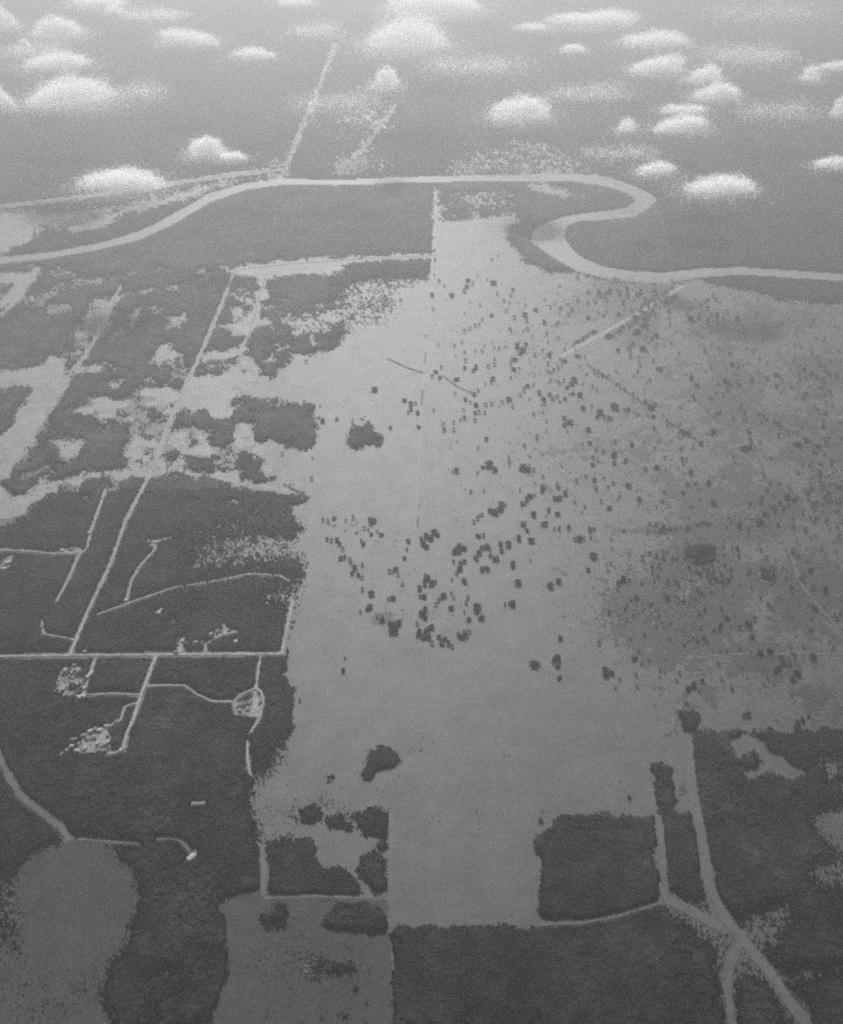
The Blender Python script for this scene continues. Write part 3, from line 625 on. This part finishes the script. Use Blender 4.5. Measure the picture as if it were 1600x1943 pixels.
for s in sorted(SPOTS, key=lambda s: -s[2]):
    if all((s[0] - q[0]) ** 2 + (s[1] - q[1]) ** 2 > 9 for q in uniq): uniq.append(s)
SPOTS = uniq


def crown_mesh(seed, n=520):
    """Unit-wide crown: leaf sprays spread through several uneven lobes, open at the rim."""
    r = np.random.default_rng(seed)
    lobes = [(0, 0, .34, .30)] + [(.26 * math.cos(a) * r.uniform(.6, 1.1), .26 * math.sin(a) * r.uniform(.6, 1.1), r.uniform(.24, .40), r.uniform(.15, .25)) for a in r.uniform(0, 6.28, 6)]
    V, Fc = [], []
    for i in range(n):
        lx, ly, lz, lr = lobes[r.integers(len(lobes))]
        d = r.standard_normal(3); d /= np.linalg.norm(d)
        p = np.array([lx, ly, lz]) + d * lr * r.uniform(.45, 1.12) * np.array([1, 1, .8])
        if p[2] < .10: continue
        a, b = np.linalg.qr(r.standard_normal((3, 2)))[0].T
        s = r.uniform(.035, .075)
        k = len(V)
        V += [p - a * s - b * s, p + a * s - b * s * .7, p + a * s * .8 + b * s, p - a * s * .6 + b * s * .9]
        Fc.append((k, k + 1, k + 2, k + 3))
    return mesh_np('crown', np.array(V), np.array(Fc), M_TREE)


def trunk_mesh(seed):
    r = np.random.default_rng(seed)
    V, Fc = [], []
    def limb(p0, p1, r0, r1):
        p0, p1 = np.array(p0), np.array(p1); k = len(V)
        for p, q in ((p0, r0), (p1, r1)):
            for a in range(6): V.append(p + q * np.array([math.cos(a * 1.047), math.sin(a * 1.047), 0]))
        for a in range(6): Fc.append((k + a, k + (a + 1) % 6, k + 6 + (a + 1) % 6, k + 6 + a))
    limb((0, 0, -.02), (0, 0, .2), .035, .025)
    for a in r.uniform(0, 6.28, 4): limb((0, 0, .17), (.2 * math.cos(a), .2 * math.sin(a), .36), .02, .008)
    return mesh_np('trunk', np.array(V), np.array(Fc), M_BARK)


CROWNS = [crown_mesh(100 + i) for i in range(10)]
TRUNKS = [trunk_mesh(200 + i) for i in range(4)]
MARKS = [  # landmarks by which a tree can be found
    (845, 1190, 'ringed round the pale hollow'), (815, 1100, 'in the knot above the ringed hollow'), (700, 1175, 'at the foot of the slanting tree line'), (660, 1050, 'along the slanting tree line west of the track'),
    (690, 990, 'above the slanting tree line'), (810, 1015, 'in the thick knot on the boundary track'), (880, 1060, 'in the dense groups east of the boundary track'), (950, 1040, 'in the chain east of the dense groups'), (920, 970, 'in the rising tree chain'),
    (1020, 950, 'at the top of the rising tree chain'), (1060, 1000, 'below the rising tree chain'), (940, 885, 'in the two small clumps on open grass'), (800, 785, 'around the ditch end on the boundary track'), (590, 820, 'beside the western forest blocks'),
    (900, 800, 'below the eastern ditch end'), (960, 760, 'in the row past the ditch'), (1050, 740, 'in the packed groups on the upper grassland'), (1110, 745, 'beside the packed upper groups'), (1150, 790, 'near the thin dark ditch'), (900, 690, 'just above the dark ditch'),
    (985, 680, 'in the dark knot amid the upper grassland'), (900, 620, 'in the loose row on the upper grassland'), (890, 540, 'on the upper grass nearest the river bend'), (990, 590, 'scattered on the northern grassland'), (1090, 600, 'above the pale slanting track'), (1060, 660, 'at the lower end of the slanting track'),
    (1220, 620, 'below the pale slanting track'), (1330, 610, 'in the scrub near the eastern river'), (1450, 610, 'on the far eastern grass by the river'), (1250, 700, 'on open grass east of the slanting track'), (1390, 700, 'beside the pale eastern track'), (1530, 750, 'in the far eastern scrub'),
    (1250, 770, 'on the ditch among eastern grass'), (1140, 870, 'in the sparse eastern trees'), (1210, 860, 'amid the thin eastern scrub'), (1290, 880, 'in the upright row of eastern trees'), (1120, 920, 'north of the scrubby rise'), (1210, 945, 'on the open eastern slope'), (1350, 850, 'past the eastern ditch end'),
    (1350, 950, 'below the pale eastern track'), (1540, 900, 'in the darkest eastern scrub'), (1120, 1010, 'on the grass west of the wet streak'), (1450, 990, 'beside the long wet streak'), (1170, 1090, 'west of the dark scrub patch'), (1360, 1130, 'inside the dark scrub patch'), (1520, 1130, 'near the winding eastern track'),
    (1060, 1240, 'in the lone group mid grassland'), (1150, 1270, 'in the lone pair east of mid grassland'), (1310, 1300, 'in the short slanting row'), (1490, 1255, 'in the dark eastern group above the wood'), (1480, 1360, 'at the edge of the eastern wood'), (970, 1140, 'east of the ringed hollow'), (1070, 1105, 'on open grass beyond the groups'),
    (650, 1265, 'alone on the western grass'), (560, 1330, 'along the western wood edge'), (560, 1030, 'at the mouth of the pale marsh'), (720, 1425, 'in the southern copse'), (1100, 1530, 'beside the square wood'), (600, 680, 'by the clearing in the western woods'), (760, 560, 'on the north western grass'), (960, 520, 'north of the grassland trees'),
]
ORD = 'first second third fourth fifth sixth seventh eighth ninth tenth eleventh twelfth thirteenth fourteenth fifteenth sixteenth seventeenth eighteenth nineteenth twentieth twenty-first twenty-second twenty-third twenty-fourth twenty-fifth'.split()
SINGLE, REST = SPOTS[:300], SPOTS[300:]
clusters = {}
for s in SINGLE:
    k = min(range(len(MARKS)), key=lambda i: (MARKS[i][0] - s[0]) ** 2 + ((MARKS[i][1] - s[1]) * 1.2) ** 2)
    clusters.setdefault(k, []).append(s)
for k, members in clusters.items():
    where = MARKS[k][2]
    members.sort()
    big = max(members, key=lambda s: s[2])
    for i, s in enumerate(members):
        u, v, w = s
        x, y = G(u, v + w * .25)
        D = w * px_size(u, v) * 1.06
        size = 'large' if w > 14 else 'middling' if w > 11.4 else 'small'
        if len(members) == 1: lb = f'{size} dark tree standing {where}'
        elif s is big and len(members) > 2: lb = f'largest dark tree {where}'
        else: lb = f'{size} dark tree, {ORD[i]} from the left {where}'
        if w > 13.2:
            t = bpy.data.objects.new('tree', None); COL.objects.link(t)
            obj('crown', CROWNS[random.randrange(10)], t); obj('trunk', TRUNKS[random.randrange(4)], t)
        else:
            t = obj('tree', CROWNS[random.randrange(10)])
        t.location = (x, y, 0); t.rotation_euler = (0, 0, random.uniform(0, 6.28))
        t.scale = (D * random.uniform(.75, 1.25), D * random.uniform(.75, 1.2), D * random.uniform(.6, .8))
        tag(t, lb, 'tree', 'scattered trees on the grassland')
# the smallest ones, and specks of trees that no one could count
bv, bf, nv = [], [], 0
src = []
for c in CROWNS[:4]:
    co = np.empty(len(c.vertices) * 3, np.float32); c.vertices.foreach_get('co', co)
    fi = np.empty(len(c.loops), np.int32); c.loops.foreach_get('vertex_index', fi)
    src.append((co.reshape(-1, 3)[:480], fi.reshape(-1, 4)[:120]))
extra = [(random.uniform(860, 1600), random.uniform(540, 980), random.uniform(4, 8)) for _ in range(230)] + [(random.uniform(1150, 1600), random.uniform(980, 1320), random.uniform(4, 9)) for _ in range(90)]
for cu, cv, su, sv, n in ((1580, 900, 35, 70, 90), (1540, 720, 40, 40, 50), (1480, 960, 60, 30, 40), (1320, 1110, 70, 60, 80), (1340, 1060, 45, 20, 40), (1520, 1120, 60, 60, 40), (1190, 556, 50, 14, 50), (1220, 610, 25, 30, 30), (1330, 612, 35, 22, 30), (1400, 740, 40, 40, 25)):
    extra += [(random.gauss(cu, su), random.gauss(cv, sv), random.uniform(4.5, 11)) for _ in range(n)]
for (ax, ay), (bx, by), n, dv in (((1085, 652), (1135, 626), 16, 0), ((1150, 636), (1290, 556), 45, 5), ((1215, 588), (1280, 546), 18, -4), ((1112, 690), (1236, 770), 26, 0), ((1372, 680), (1452, 905), 26, -3), ((1264, 795), (1335, 842), 12, 0), ((1220, 1012), (1390, 985), 30, 0), ((1425, 770), (1560, 845), 24, 6)):
    for _ in range(n):
        q = random.random(); extra.append((ax + q * (bx - ax) + random.gauss(0, 2), ay + q * (by - ay) + dv + random.gauss(0, 2), random.uniform(4, 9)))
for u, v, w in REST + extra:
    x, y = G(u, v + w * .25); D = w * px_size(u, v) * 1.0
    co, fi = src[random.randrange(4)]
    a = random.uniform(0, 6.28); ca, sa = math.cos(a), math.sin(a)
    q = co * D
    bv.append(np.stack([q[:, 0] * ca - q[:, 1] * sa + x, q[:, 0] * sa + q[:, 1] * ca + y, q[:, 2]], 1)); bf.append(fi + nv); nv += len(co)
tag(obj('shrubbery', mesh_np('shrubbery', np.concatenate(bv), np.concatenate(bf), M_TREE)), 'tiny dark shrubs sprinkled over the upper and eastern grassland', 'shrubs', kind='stuff')

# ------------------------------------------------------------------ houses, sheds and a tank
def box(V, Fc, x0, x1, y0, y1, z0, z1):
    k = len(V)
    V += [(x0, y0, z0), (x1, y0, z0), (x1, y1, z0), (x0, y1, z0), (x0, y0, z1), (x1, y0, z1), (x1, y1, z1), (x0, y1, z1)]
    Fc += [(k, k + 1, k + 5, k + 4), (k + 1, k + 2, k + 6, k + 5), (k + 2, k + 3, k + 7, k + 6), (k + 3, k, k + 4, k + 7), (k + 4, k + 5, k + 6, k + 7)]


def house(u, v, L, W, Hh, rot, label, cat, group, name='house', roof=M_ROOF):
    t = bpy.data.objects.new(name, None); COL.objects.link(t)
    x, y = G(u, v)
    t.location = (x, y, 0.9); t.rotation_euler = (0, 0, math.radians(rot))
    V, Fc = [], []
    box(V, Fc, -L / 2, L / 2, -W / 2, W / 2, -1.5, Hh)
    obj('wall', mesh_np('wall', np.array(V), np.array(Fc), M_WALL), t)
    a, b, r, e = L / 2 + .5, W / 2 + .6, W * .13, Hh + .05
    V = [(-a, -b, e), (a, -b, e), (a, 0, e + r), (-a, 0, e + r), (a, b, e), (-a, b, e)]
    V += [(p[0], p[1], p[2] + .25) for p in V]
    Fc = [(0, 1, 2, 3), (3, 2, 4, 5), (6, 7, 8, 9), (9, 8, 10, 11), (0, 1, 7, 6), (4, 5, 11, 10), (1, 2, 8, 7), (2, 4, 10, 8), (0, 3, 9, 6), (3, 5, 11, 9)]
    obj('roof', mesh_np('roof', np.array(V), np.array(Fc), roof), t)
    tag(t, label, cat, group)


house(155, 1324, 20, 11, 5, 12, 'bright white roofed shed at the end of the short lane', 'shed', None, 'shed')
house(171, 1281, 26, 8, 4, 62, 'long narrow pale shed beside the short lane', 'shed', None, 'shed')
house(160, 1306, 9, 7, 3.5, 62, 'small pale hut just above the white roofed shed', 'hut', None, 'hut')
house(142, 1262, 9, 7, 4, 10, 'small white house just below the road crossing', 'house', None)
house(124, 1272, 11, 7, 4, 70, 'pale narrow house west of the road crossing', 'house', None)
house(377, 1527, 32, 8, 5, 3, 'long white building alone in the dark southern woods', 'building', None, 'building', M_ROOF_D)
house(364, 1628, 18, 10, 4.5, 42, 'white house at the end of the curved track', 'house', None)
house(305, 1161, 20, 8, 4, 60, 'pale slanting shed in a small clearing in the woods', 'shed', None, 'shed')
house(17, 1068, 16, 9, 4, 30, 'pale roofed house in the clearing at the western edge', 'house', None)
house(8, 1080, 12, 8, 4, 10, 'smaller house in the clearing at the western edge', 'house', None)
house(295, 1029, 9, 8, 4, 20, 'small pale house on the corner of the crooked lane', 'house', None)
house(170, 1012, 9, 7, 4, 62, 'tiny pale house at the bend of the bent road', 'house', None)
house(240, 1140, 8, 7, 4, 40, 'small hut where two woodland lanes meet', 'hut', None, 'hut')
house(528, 326, 40, 20, 8, 5, 'pale building in the river village beside the bank', 'building', None, 'building')
house(519, 318, 34, 18, 8, -5, 'second pale building of the river village farther from water', 'building', None, 'building')
house(536, 316, 30, 16, 8, 20, 'pale building in the river village by the north road', 'building', None, 'building')
house(127, 708, 14, 10, 5, 20, 'white house in the pale western clearing crossing', 'house', None)
house(225, 700, 10, 7, 4, 10, 'tiny white house at the tip of the western clearing', 'house', None)
house(41, 662, 9, 8, 4, 10, 'tiny white house alone among the far western trees', 'house', None)
SET = [(121, 1410, 10, 10), (131, 1405, 9, 80), (141, 1404, 16, 5), (150, 1412, 8, 70), (137, 1417, 9, 10), (160, 1396, 14, 20), (172, 1388, 11, 25), (181, 1384, 9, 70), (190, 1386, 13, 10), (203, 1378, 12, 5), (213, 1377, 12, 60), (221, 1370, 9, 60),
       (167, 1402, 9, 5), (178, 1400, 12, 10), (186, 1410, 9, 80), (195, 1415, 15, 25), (200, 1424, 12, 10), (188, 1424, 13, 20), (206, 1408, 8, 70), (162, 1420, 9, 60), (146, 1426, 12, 10), (128, 1424, 8, 50), (116, 1432, 12, 45), (230, 1424, 9, 60), (205, 1396, 9, 15)]
WHERE = ['first', 'second', 'third', 'fourth', 'fifth', 'sixth', 'seventh', 'eighth', 'ninth', 'tenth', 'eleventh', 'twelfth', 'thirteenth', 'fourteenth', 'fifteenth', 'sixteenth', 'seventeenth', 'eighteenth', 'nineteenth', 'twentieth', 'twenty-first', 'twenty-second', 'twenty-third', 'twenty-fourth', 'twenty-fifth']
for i, (u, v, L, r) in enumerate(sorted(SET)):
    house(u, v, L, 7, 3.6, r, f'{"long" if L > 12 else "small"} pale house of the woodland settlement, {WHERE[i]} from the left', 'house', 'houses of the woodland settlement', roof=M_ROOF_D if i % 5 in (0, 2, 3) else M_ROOF)
for i, (u, v, L, r) in enumerate([(452, 1338, 14, 75), (459, 1336, 14, 75), (467, 1334, 16, 75), (475, 1332, 16, 75), (456, 1349, 12, 5), (470, 1347, 13, 5), (494, 1332, 12, 70)]):
    house(u, v, L, 6, 3.4, r, f'pale hut in the looped lane compound, {WHERE[i]} counting from the west' if i < 4 else ('short hut at the foot of the compound loop', 'wider hut at the foot of the compound loop', 'hut outside the east of the compound loop')[i - 4], 'hut', 'huts in the compound', 'hut', M_ROOF_D)
for i, (u, v, L, r, lb) in enumerate([(400, 1204, 12, 40, 'pale house above the slanting lane'), (413, 1198, 10, 60, 'smaller house above the slanting lane'), (372, 1219, 12, 5, 'pale house on the hooked woodland lane'), (384, 1219, 9, 5, 'small house at the hooked lane corner'),
                                      (347, 1216, 10, 70, 'pale hut at the tip of the stub lane'), (336, 1238, 12, 5, 'pale house on the crossroad by the stub lane'), (163, 1236, 10, 40, 'small house just north of the crossroad'), (80, 1190, 9, 80, 'small house on the hooked western lane'),
                                      (118, 1045, 9, 10, 'small house on the western thin lane'), (136, 1043, 10, 30, 'second small house beside the bent road')]):
    house(u, v, L, 6.5, 3.6, r, lb, 'house', 'houses along the woodland lanes', roof=M_ROOF_D if i % 2 else M_ROOF)
t = bpy.data.objects.new('storage_tank', None); COL.objects.link(t)
t.location = (*G(448, 1220), 0)
V, Fc = [], []
for z in (0, 7):
    for a in range(24): V.append((6 * math.cos(a * math.pi / 12), 6 * math.sin(a * math.pi / 12), z))
Fc = [(a, (a + 1) % 24, 24 + (a + 1) % 24, 24 + a) for a in range(24)]
obj('shell', mesh_np('shell', np.array(V), np.array(Fc), M_ROOF, True), t)
V, Fc = [], []
for k in range(5):
    e = k / 4 * math.pi / 2
    for a in range(24): V.append((6.3 * math.cos(e) * math.cos(a * math.pi / 12), 6.3 * math.cos(e) * math.sin(a * math.pi / 12), 7.02 + 3 * math.sin(e)))
for k in range(4): Fc += [(k * 24 + a, k * 24 + (a + 1) % 24, k * 24 + 24 + (a + 1) % 24, k * 24 + 24 + a) for a in range(24)]
obj('roof', mesh_np('roof', np.array(V), np.array(Fc), M_ROOF, True), t)
tag(t, 'round white storage tank with domed roof in the woods', 'tank')

# ------------------------------------------------------------------ clouds
k = NT('cloud_vapour')
df, tr, mx = k.n('ShaderNodeBsdfDiffuse'), k.n('ShaderNodeBsdfTranslucent'), k.n('ShaderNodeMixShader')
df.inputs['Color'].default_value = tr.inputs['Color'].default_value = (.99, .99, .99, 1)
mx.inputs['Fac'].default_value = 1.0
k.l(df.outputs[0], mx.inputs[1]); k.l(tr.outputs[0], mx.inputs[2]); k.l(mx.outputs[0], k.t.nodes['Material Output'].inputs['Surface'])
M_CLOUD = k.m
CBASE = 360.0


def cloud(u, v, w, h, puffs, label, dens=1.0, tilt=0.0):
    """A heap of vapour: fine shreds, thick in its billows and thinning to wisps at the rim and the base. puffs: (along -1..1, size 0..1)."""
    r = np.random.default_rng(int(u * 7 + v * 13))
    s = px_size(u, v, CBASE)
    x, y = G(u, v, CBASE + 20)
    Wm, Hm = w * s, h * s * 1.05
    n = int(np.clip(w * h * 4.4, 2200, 26000) * dens)
    P = []
    tot = sum(q[1] ** 2 for q in puffs)
    for a, q in puffs:
        m = int(n * q * q / tot)
        d = r.standard_normal((m, 3)); d /= np.linalg.norm(d, axis=1)[:, None]
        rad = r.random(m) ** .52
        rad = np.where(r.random(m) < .32, rad * r.uniform(1, 1.5, m), rad)
        p = d * rad[:, None] * np.array([Wm * .30 * (.45 + .75 * q), Wm * .24 * q, Hm * .52 * q])
        lump = 1 + .22 * np.sin(d[:, 0] * 5 + q * 9) * np.cos(d[:, 2] * 6 + a * 7)
        p *= lump[:, None]
        p[:, 2] += Hm * .30 * q
        p[:, 2] = np.where(p[:, 2] < 0, p[:, 2] * .35, p[:, 2])
        p[:, 0] += a * Wm * .42
        p[:, 2] += tilt * p[:, 0] + Hm * .05
        P.append(p)
    # skirts of thin vapour
    m = int(n * .34)
    P.append(np.stack([r.normal(0, Wm * .36, m), r.normal(0, Wm * .24, m), r.normal(Hm * .02, Hm * .17, m)], 1))
    P = np.concatenate(P); m = len(P)
    nn = np.array([to_sun.x, to_sun.y, to_sun.z - .15]) + .38 * r.standard_normal((m, 3)); nn /= np.linalg.norm(nn, axis=1)[:, None]   # shreds lie across the light
    a = np.cross(nn, r.standard_normal((m, 3))); a /= np.linalg.norm(a, axis=1)[:, None]
    b = np.cross(nn, a); b /= np.linalg.norm(b, axis=1)[:, None]
    q = (s * r.uniform(.35, .95, m))[:, None]
    V = np.stack([P - a * q - b * q * .7, P + a * q - b * q * .6, P + b * q], 1).reshape(-1, 3)
    tag(obj('cloud', mesh_np('cloud', V, np.arange(3 * m).reshape(-1, 3), M_CLOUD), loc=(x, y, CBASE)), label, 'cloud', 'small white clouds over the far plain')


CLOUDS = [
    (108, 60, 82, 36, [(-.5, .7), (0, 1), (.6, .8)], 'rounded white cloud high above the far western forest'),
    (45, 80, 18, 12, [(0, 1)], 'tiny wisp of cloud just below the rounded western cloud', .7),
    (106, 120, 112, 30, [(-.7, .6), (-.2, .9), (.4, .9), (.9, .5)], 'long low cloud bank under the rounded western cloud', .8, .05),
    (130, 190, 140, 56, [(-.75, .6), (-.25, 1), (.25, .95), (.75, .8)], 'largest western cloud with a slanting bright top', 1.0, .12),
    (8, 42, 46, 36, [(-.3, 1), (.5, .6)], 'white cloud cut by the edge above the far western forest', .8),
    (6, 192, 40, 36, [(-.3, 1), (.5, .6)], 'dim cloud at the western edge beside the largest western cloud', .7),
    (185, 4, 95, 20, [(-.6, .7), (.2, 1), (.8, .6)], 'flat white cloud at the very top over the western forest', .7),
    (217, 17, 36, 15, [(0, 1)], 'faint shred of cloud under the flat topmost western cloud', .5),
    (358, 74, 92, 28, [(-.7, .8), (0, .9), (.7, .8)], 'ragged streak of cloud west of the north road end', .7, -.12),
    (480, 101, 76, 20, [(-.6, .6), (.1, 1), (.7, .6)], 'thin streak of cloud between ragged streak and north road', .6, -.06),
    (393, 285, 66, 36, [(-.35, .9), (.25, 1)], 'bright domed cloud just north of the river road'),
    (440, 294, 52, 16, [(-.3, .8), (.4, .9)], 'thin cloud tail trailing east from the bright domed cloud', .7),
    (232, 347, 136, 40, [(-.75, .7), (-.2, .9), (.3, 1), (.8, .6)], 'long flat cloud resting over the river road'),
    (822, 15, 145, 40, [(-.6, .9), (0, .9), (.55, .8), (.9, .5)], 'broad white cloud at the top centre above the domed cloud'),
    (770, 84, 132, 62, [(-.7, .6), (-.25, .85), (.3, 1.1), (.75, .7)], 'biggest heaped cloud east of the north road end'),
    (733, 155, 48, 38, [(-.2, .8), (.2, 1)], 'small bright cloud over the northern farm clearings', .7),
    (985, 215, 92, 44, [(-.6, .8), (.2, 1), (.7, .9)], 'bright cloud above the pale fields north of the bend'),
    (1120, 38, 128, 26, [(-.8, .7), (-.3, .7), (.3, .8), (.8, 1)], 'long thin white bar of cloud near the top'),
    (1088, 91, 46, 16, [(-.3, .8), (.3, .9)], 'tiny flat cloud under the long thin bar', .7),
    (1242, 78, 112, 28, [(-.7, .7), (0, .9), (.4, 1), (.8, .6)], 'spiky streak of cloud east of the long thin bar', .8),
    (1245, 128, 86, 30, [(-.6, .7), (0, .9), (.6, 1)], 'slanting white cloud below the spiky streak', .9, .1),
    (1338, 146, 64, 32, [(-.4, .7), (.3, 1)], 'dim puff of cloud beside the slanting white cloud', .6),
    (1358, 178, 78, 30, [(-.6, .6), (.2, 1), (.7, .7)], 'peaked white cloud under the dim puff', .9, .06),
    (1298, 206, 84, 20, [(-.5, .8), (.5, .8)], 'thin veil of cloud on top of the bright eastern cloud', .5),
    (1292, 238, 88, 30, [(-.6, .7), (0, 1), (.6, .8)], 'bright slanting cloud over the far eastern forest', .9, .12),
    (1190, 240, 46, 26, [(0, 1)], 'faint ghostly cloud west of the bright eastern cloud', .35),
    (1242, 320, 68, 26, [(-.5, .7), (.2, 1), (.7, .7)], 'ragged dim cloud above the tip of the river bend', .6, .1),
    (1362, 356, 112, 36, [(-.7, .6), (-.1, .95), (.5, 1), (.85, .7)], 'crisp white cloud nearest the river bend'),
    (1580, 308, 66, 22, [(-.5, .7), (.3, 1)], 'white cloud cut by the eastern edge over dark forest', .7),
    (1582, 124, 60, 16, [(-.5, .7), (.4, 1)], 'thin cloud streak touching the eastern edge', .6),
    (1538, 144, 44, 28, [(0, 1)], 'faint grey puff below the thin eastern streak', .4),
    (1592, 208, 30, 34, [(0, 1)], 'dim cloud patch at the eastern edge below the streak', .5),
    (1010, 50, 62, 16, [(-.4, .8), (.4, .8)], 'faint cloud shred west of the long thin bar', .4),
    (560, 2, 70, 12, [(-.4, .8), (.4, 1)], 'pale cloud rim at the top above the north road', .5),
    (290, 30, 130, 26, [(-.6, .8), (.2, 1), (.7, .7)], 'thin grey veil between the flat topmost cloud and the north road', .16),
    (600, 60, 110, 30, [(-.5, .8), (.4, 1)], 'thin grey veil hanging over the north road end', .10),
    (900, 130, 190, 40, [(-.7, .8), (0, .9), (.6, 1)], 'wide thin veil east of the biggest heaped cloud', .12),
    (250, 180, 150, 40, [(-.6, .8), (.4, 1)], 'faint broad veil east of the largest western cloud', .09),
    (1420, 110, 170, 40, [(-.6, .9), (.3, 1), (.8, .6)], 'faint broad veil among the eastern cloud streaks', .13),
    (1450, 30, 220, 40, [(-.7, .8), (0, .9), (.6, 1)], 'pale veil along the top toward the eastern edge', .08),
    (1120, 180, 160, 36, [(-.6, .8), (.4, 1)], 'dim veil above the pale fields north of the bend', .09),
    (640, 200, 180, 40, [(-.6, .8), (.4, 1)], 'dim veil over the northern farm clearings', .09),
    (1180, 290, 150, 26, [(-.6, .8), (.4, 1)], 'dim low veil above the river bend', .09),
    (70, 100, 150, 30, [(-.6, .8), (.4, 1)], 'dim veil joining the western clouds', .12),
    (1480, 215, 160, 40, [(-.6, .8), (.4, 1)], 'dim veil over dark forest by the eastern edge', .08),
]
for c in CLOUDS: cloud(*c)

# ------------------------------------------------------------------ the hazy air
k = NT('hazy_air')
k.t.nodes.remove(k.b)
pv = k.n('ShaderNodeVolumePrincipled')
pv.inputs['Color'].default_value = (HAZE_C, HAZE_C, HAZE_C, 1)
pv.inputs['Density'].default_value = HAZE_D
pv.inputs['Anisotropy'].default_value = HAZE_G
k.l(pv.outputs[0], k.t.nodes['Material Output'].inputs['Volume'])
E = 31000.0
x0, x1, y0, y1, z0, z1 = -E, E, -E / 2.9, E * 1.38, -2.6, H + 60
hv = np.array([(x0, y0, z0), (x1, y0, z0), (x1, y1, z0), (x0, y1, z0), (x0, y0, z1), (x1, y0, z1), (x1, y1, z1), (x0, y1, z1)])
hf = np.array([(0, 3, 2, 1), (4, 5, 6, 7), (0, 1, 5, 4), (1, 2, 6, 5), (2, 3, 7, 6), (3, 0, 4, 7)])
tag(obj('haze', mesh_np('haze', hv, hf, k.m)), 'pale humid haze lying over the whole plain', 'haze', kind='stuff')
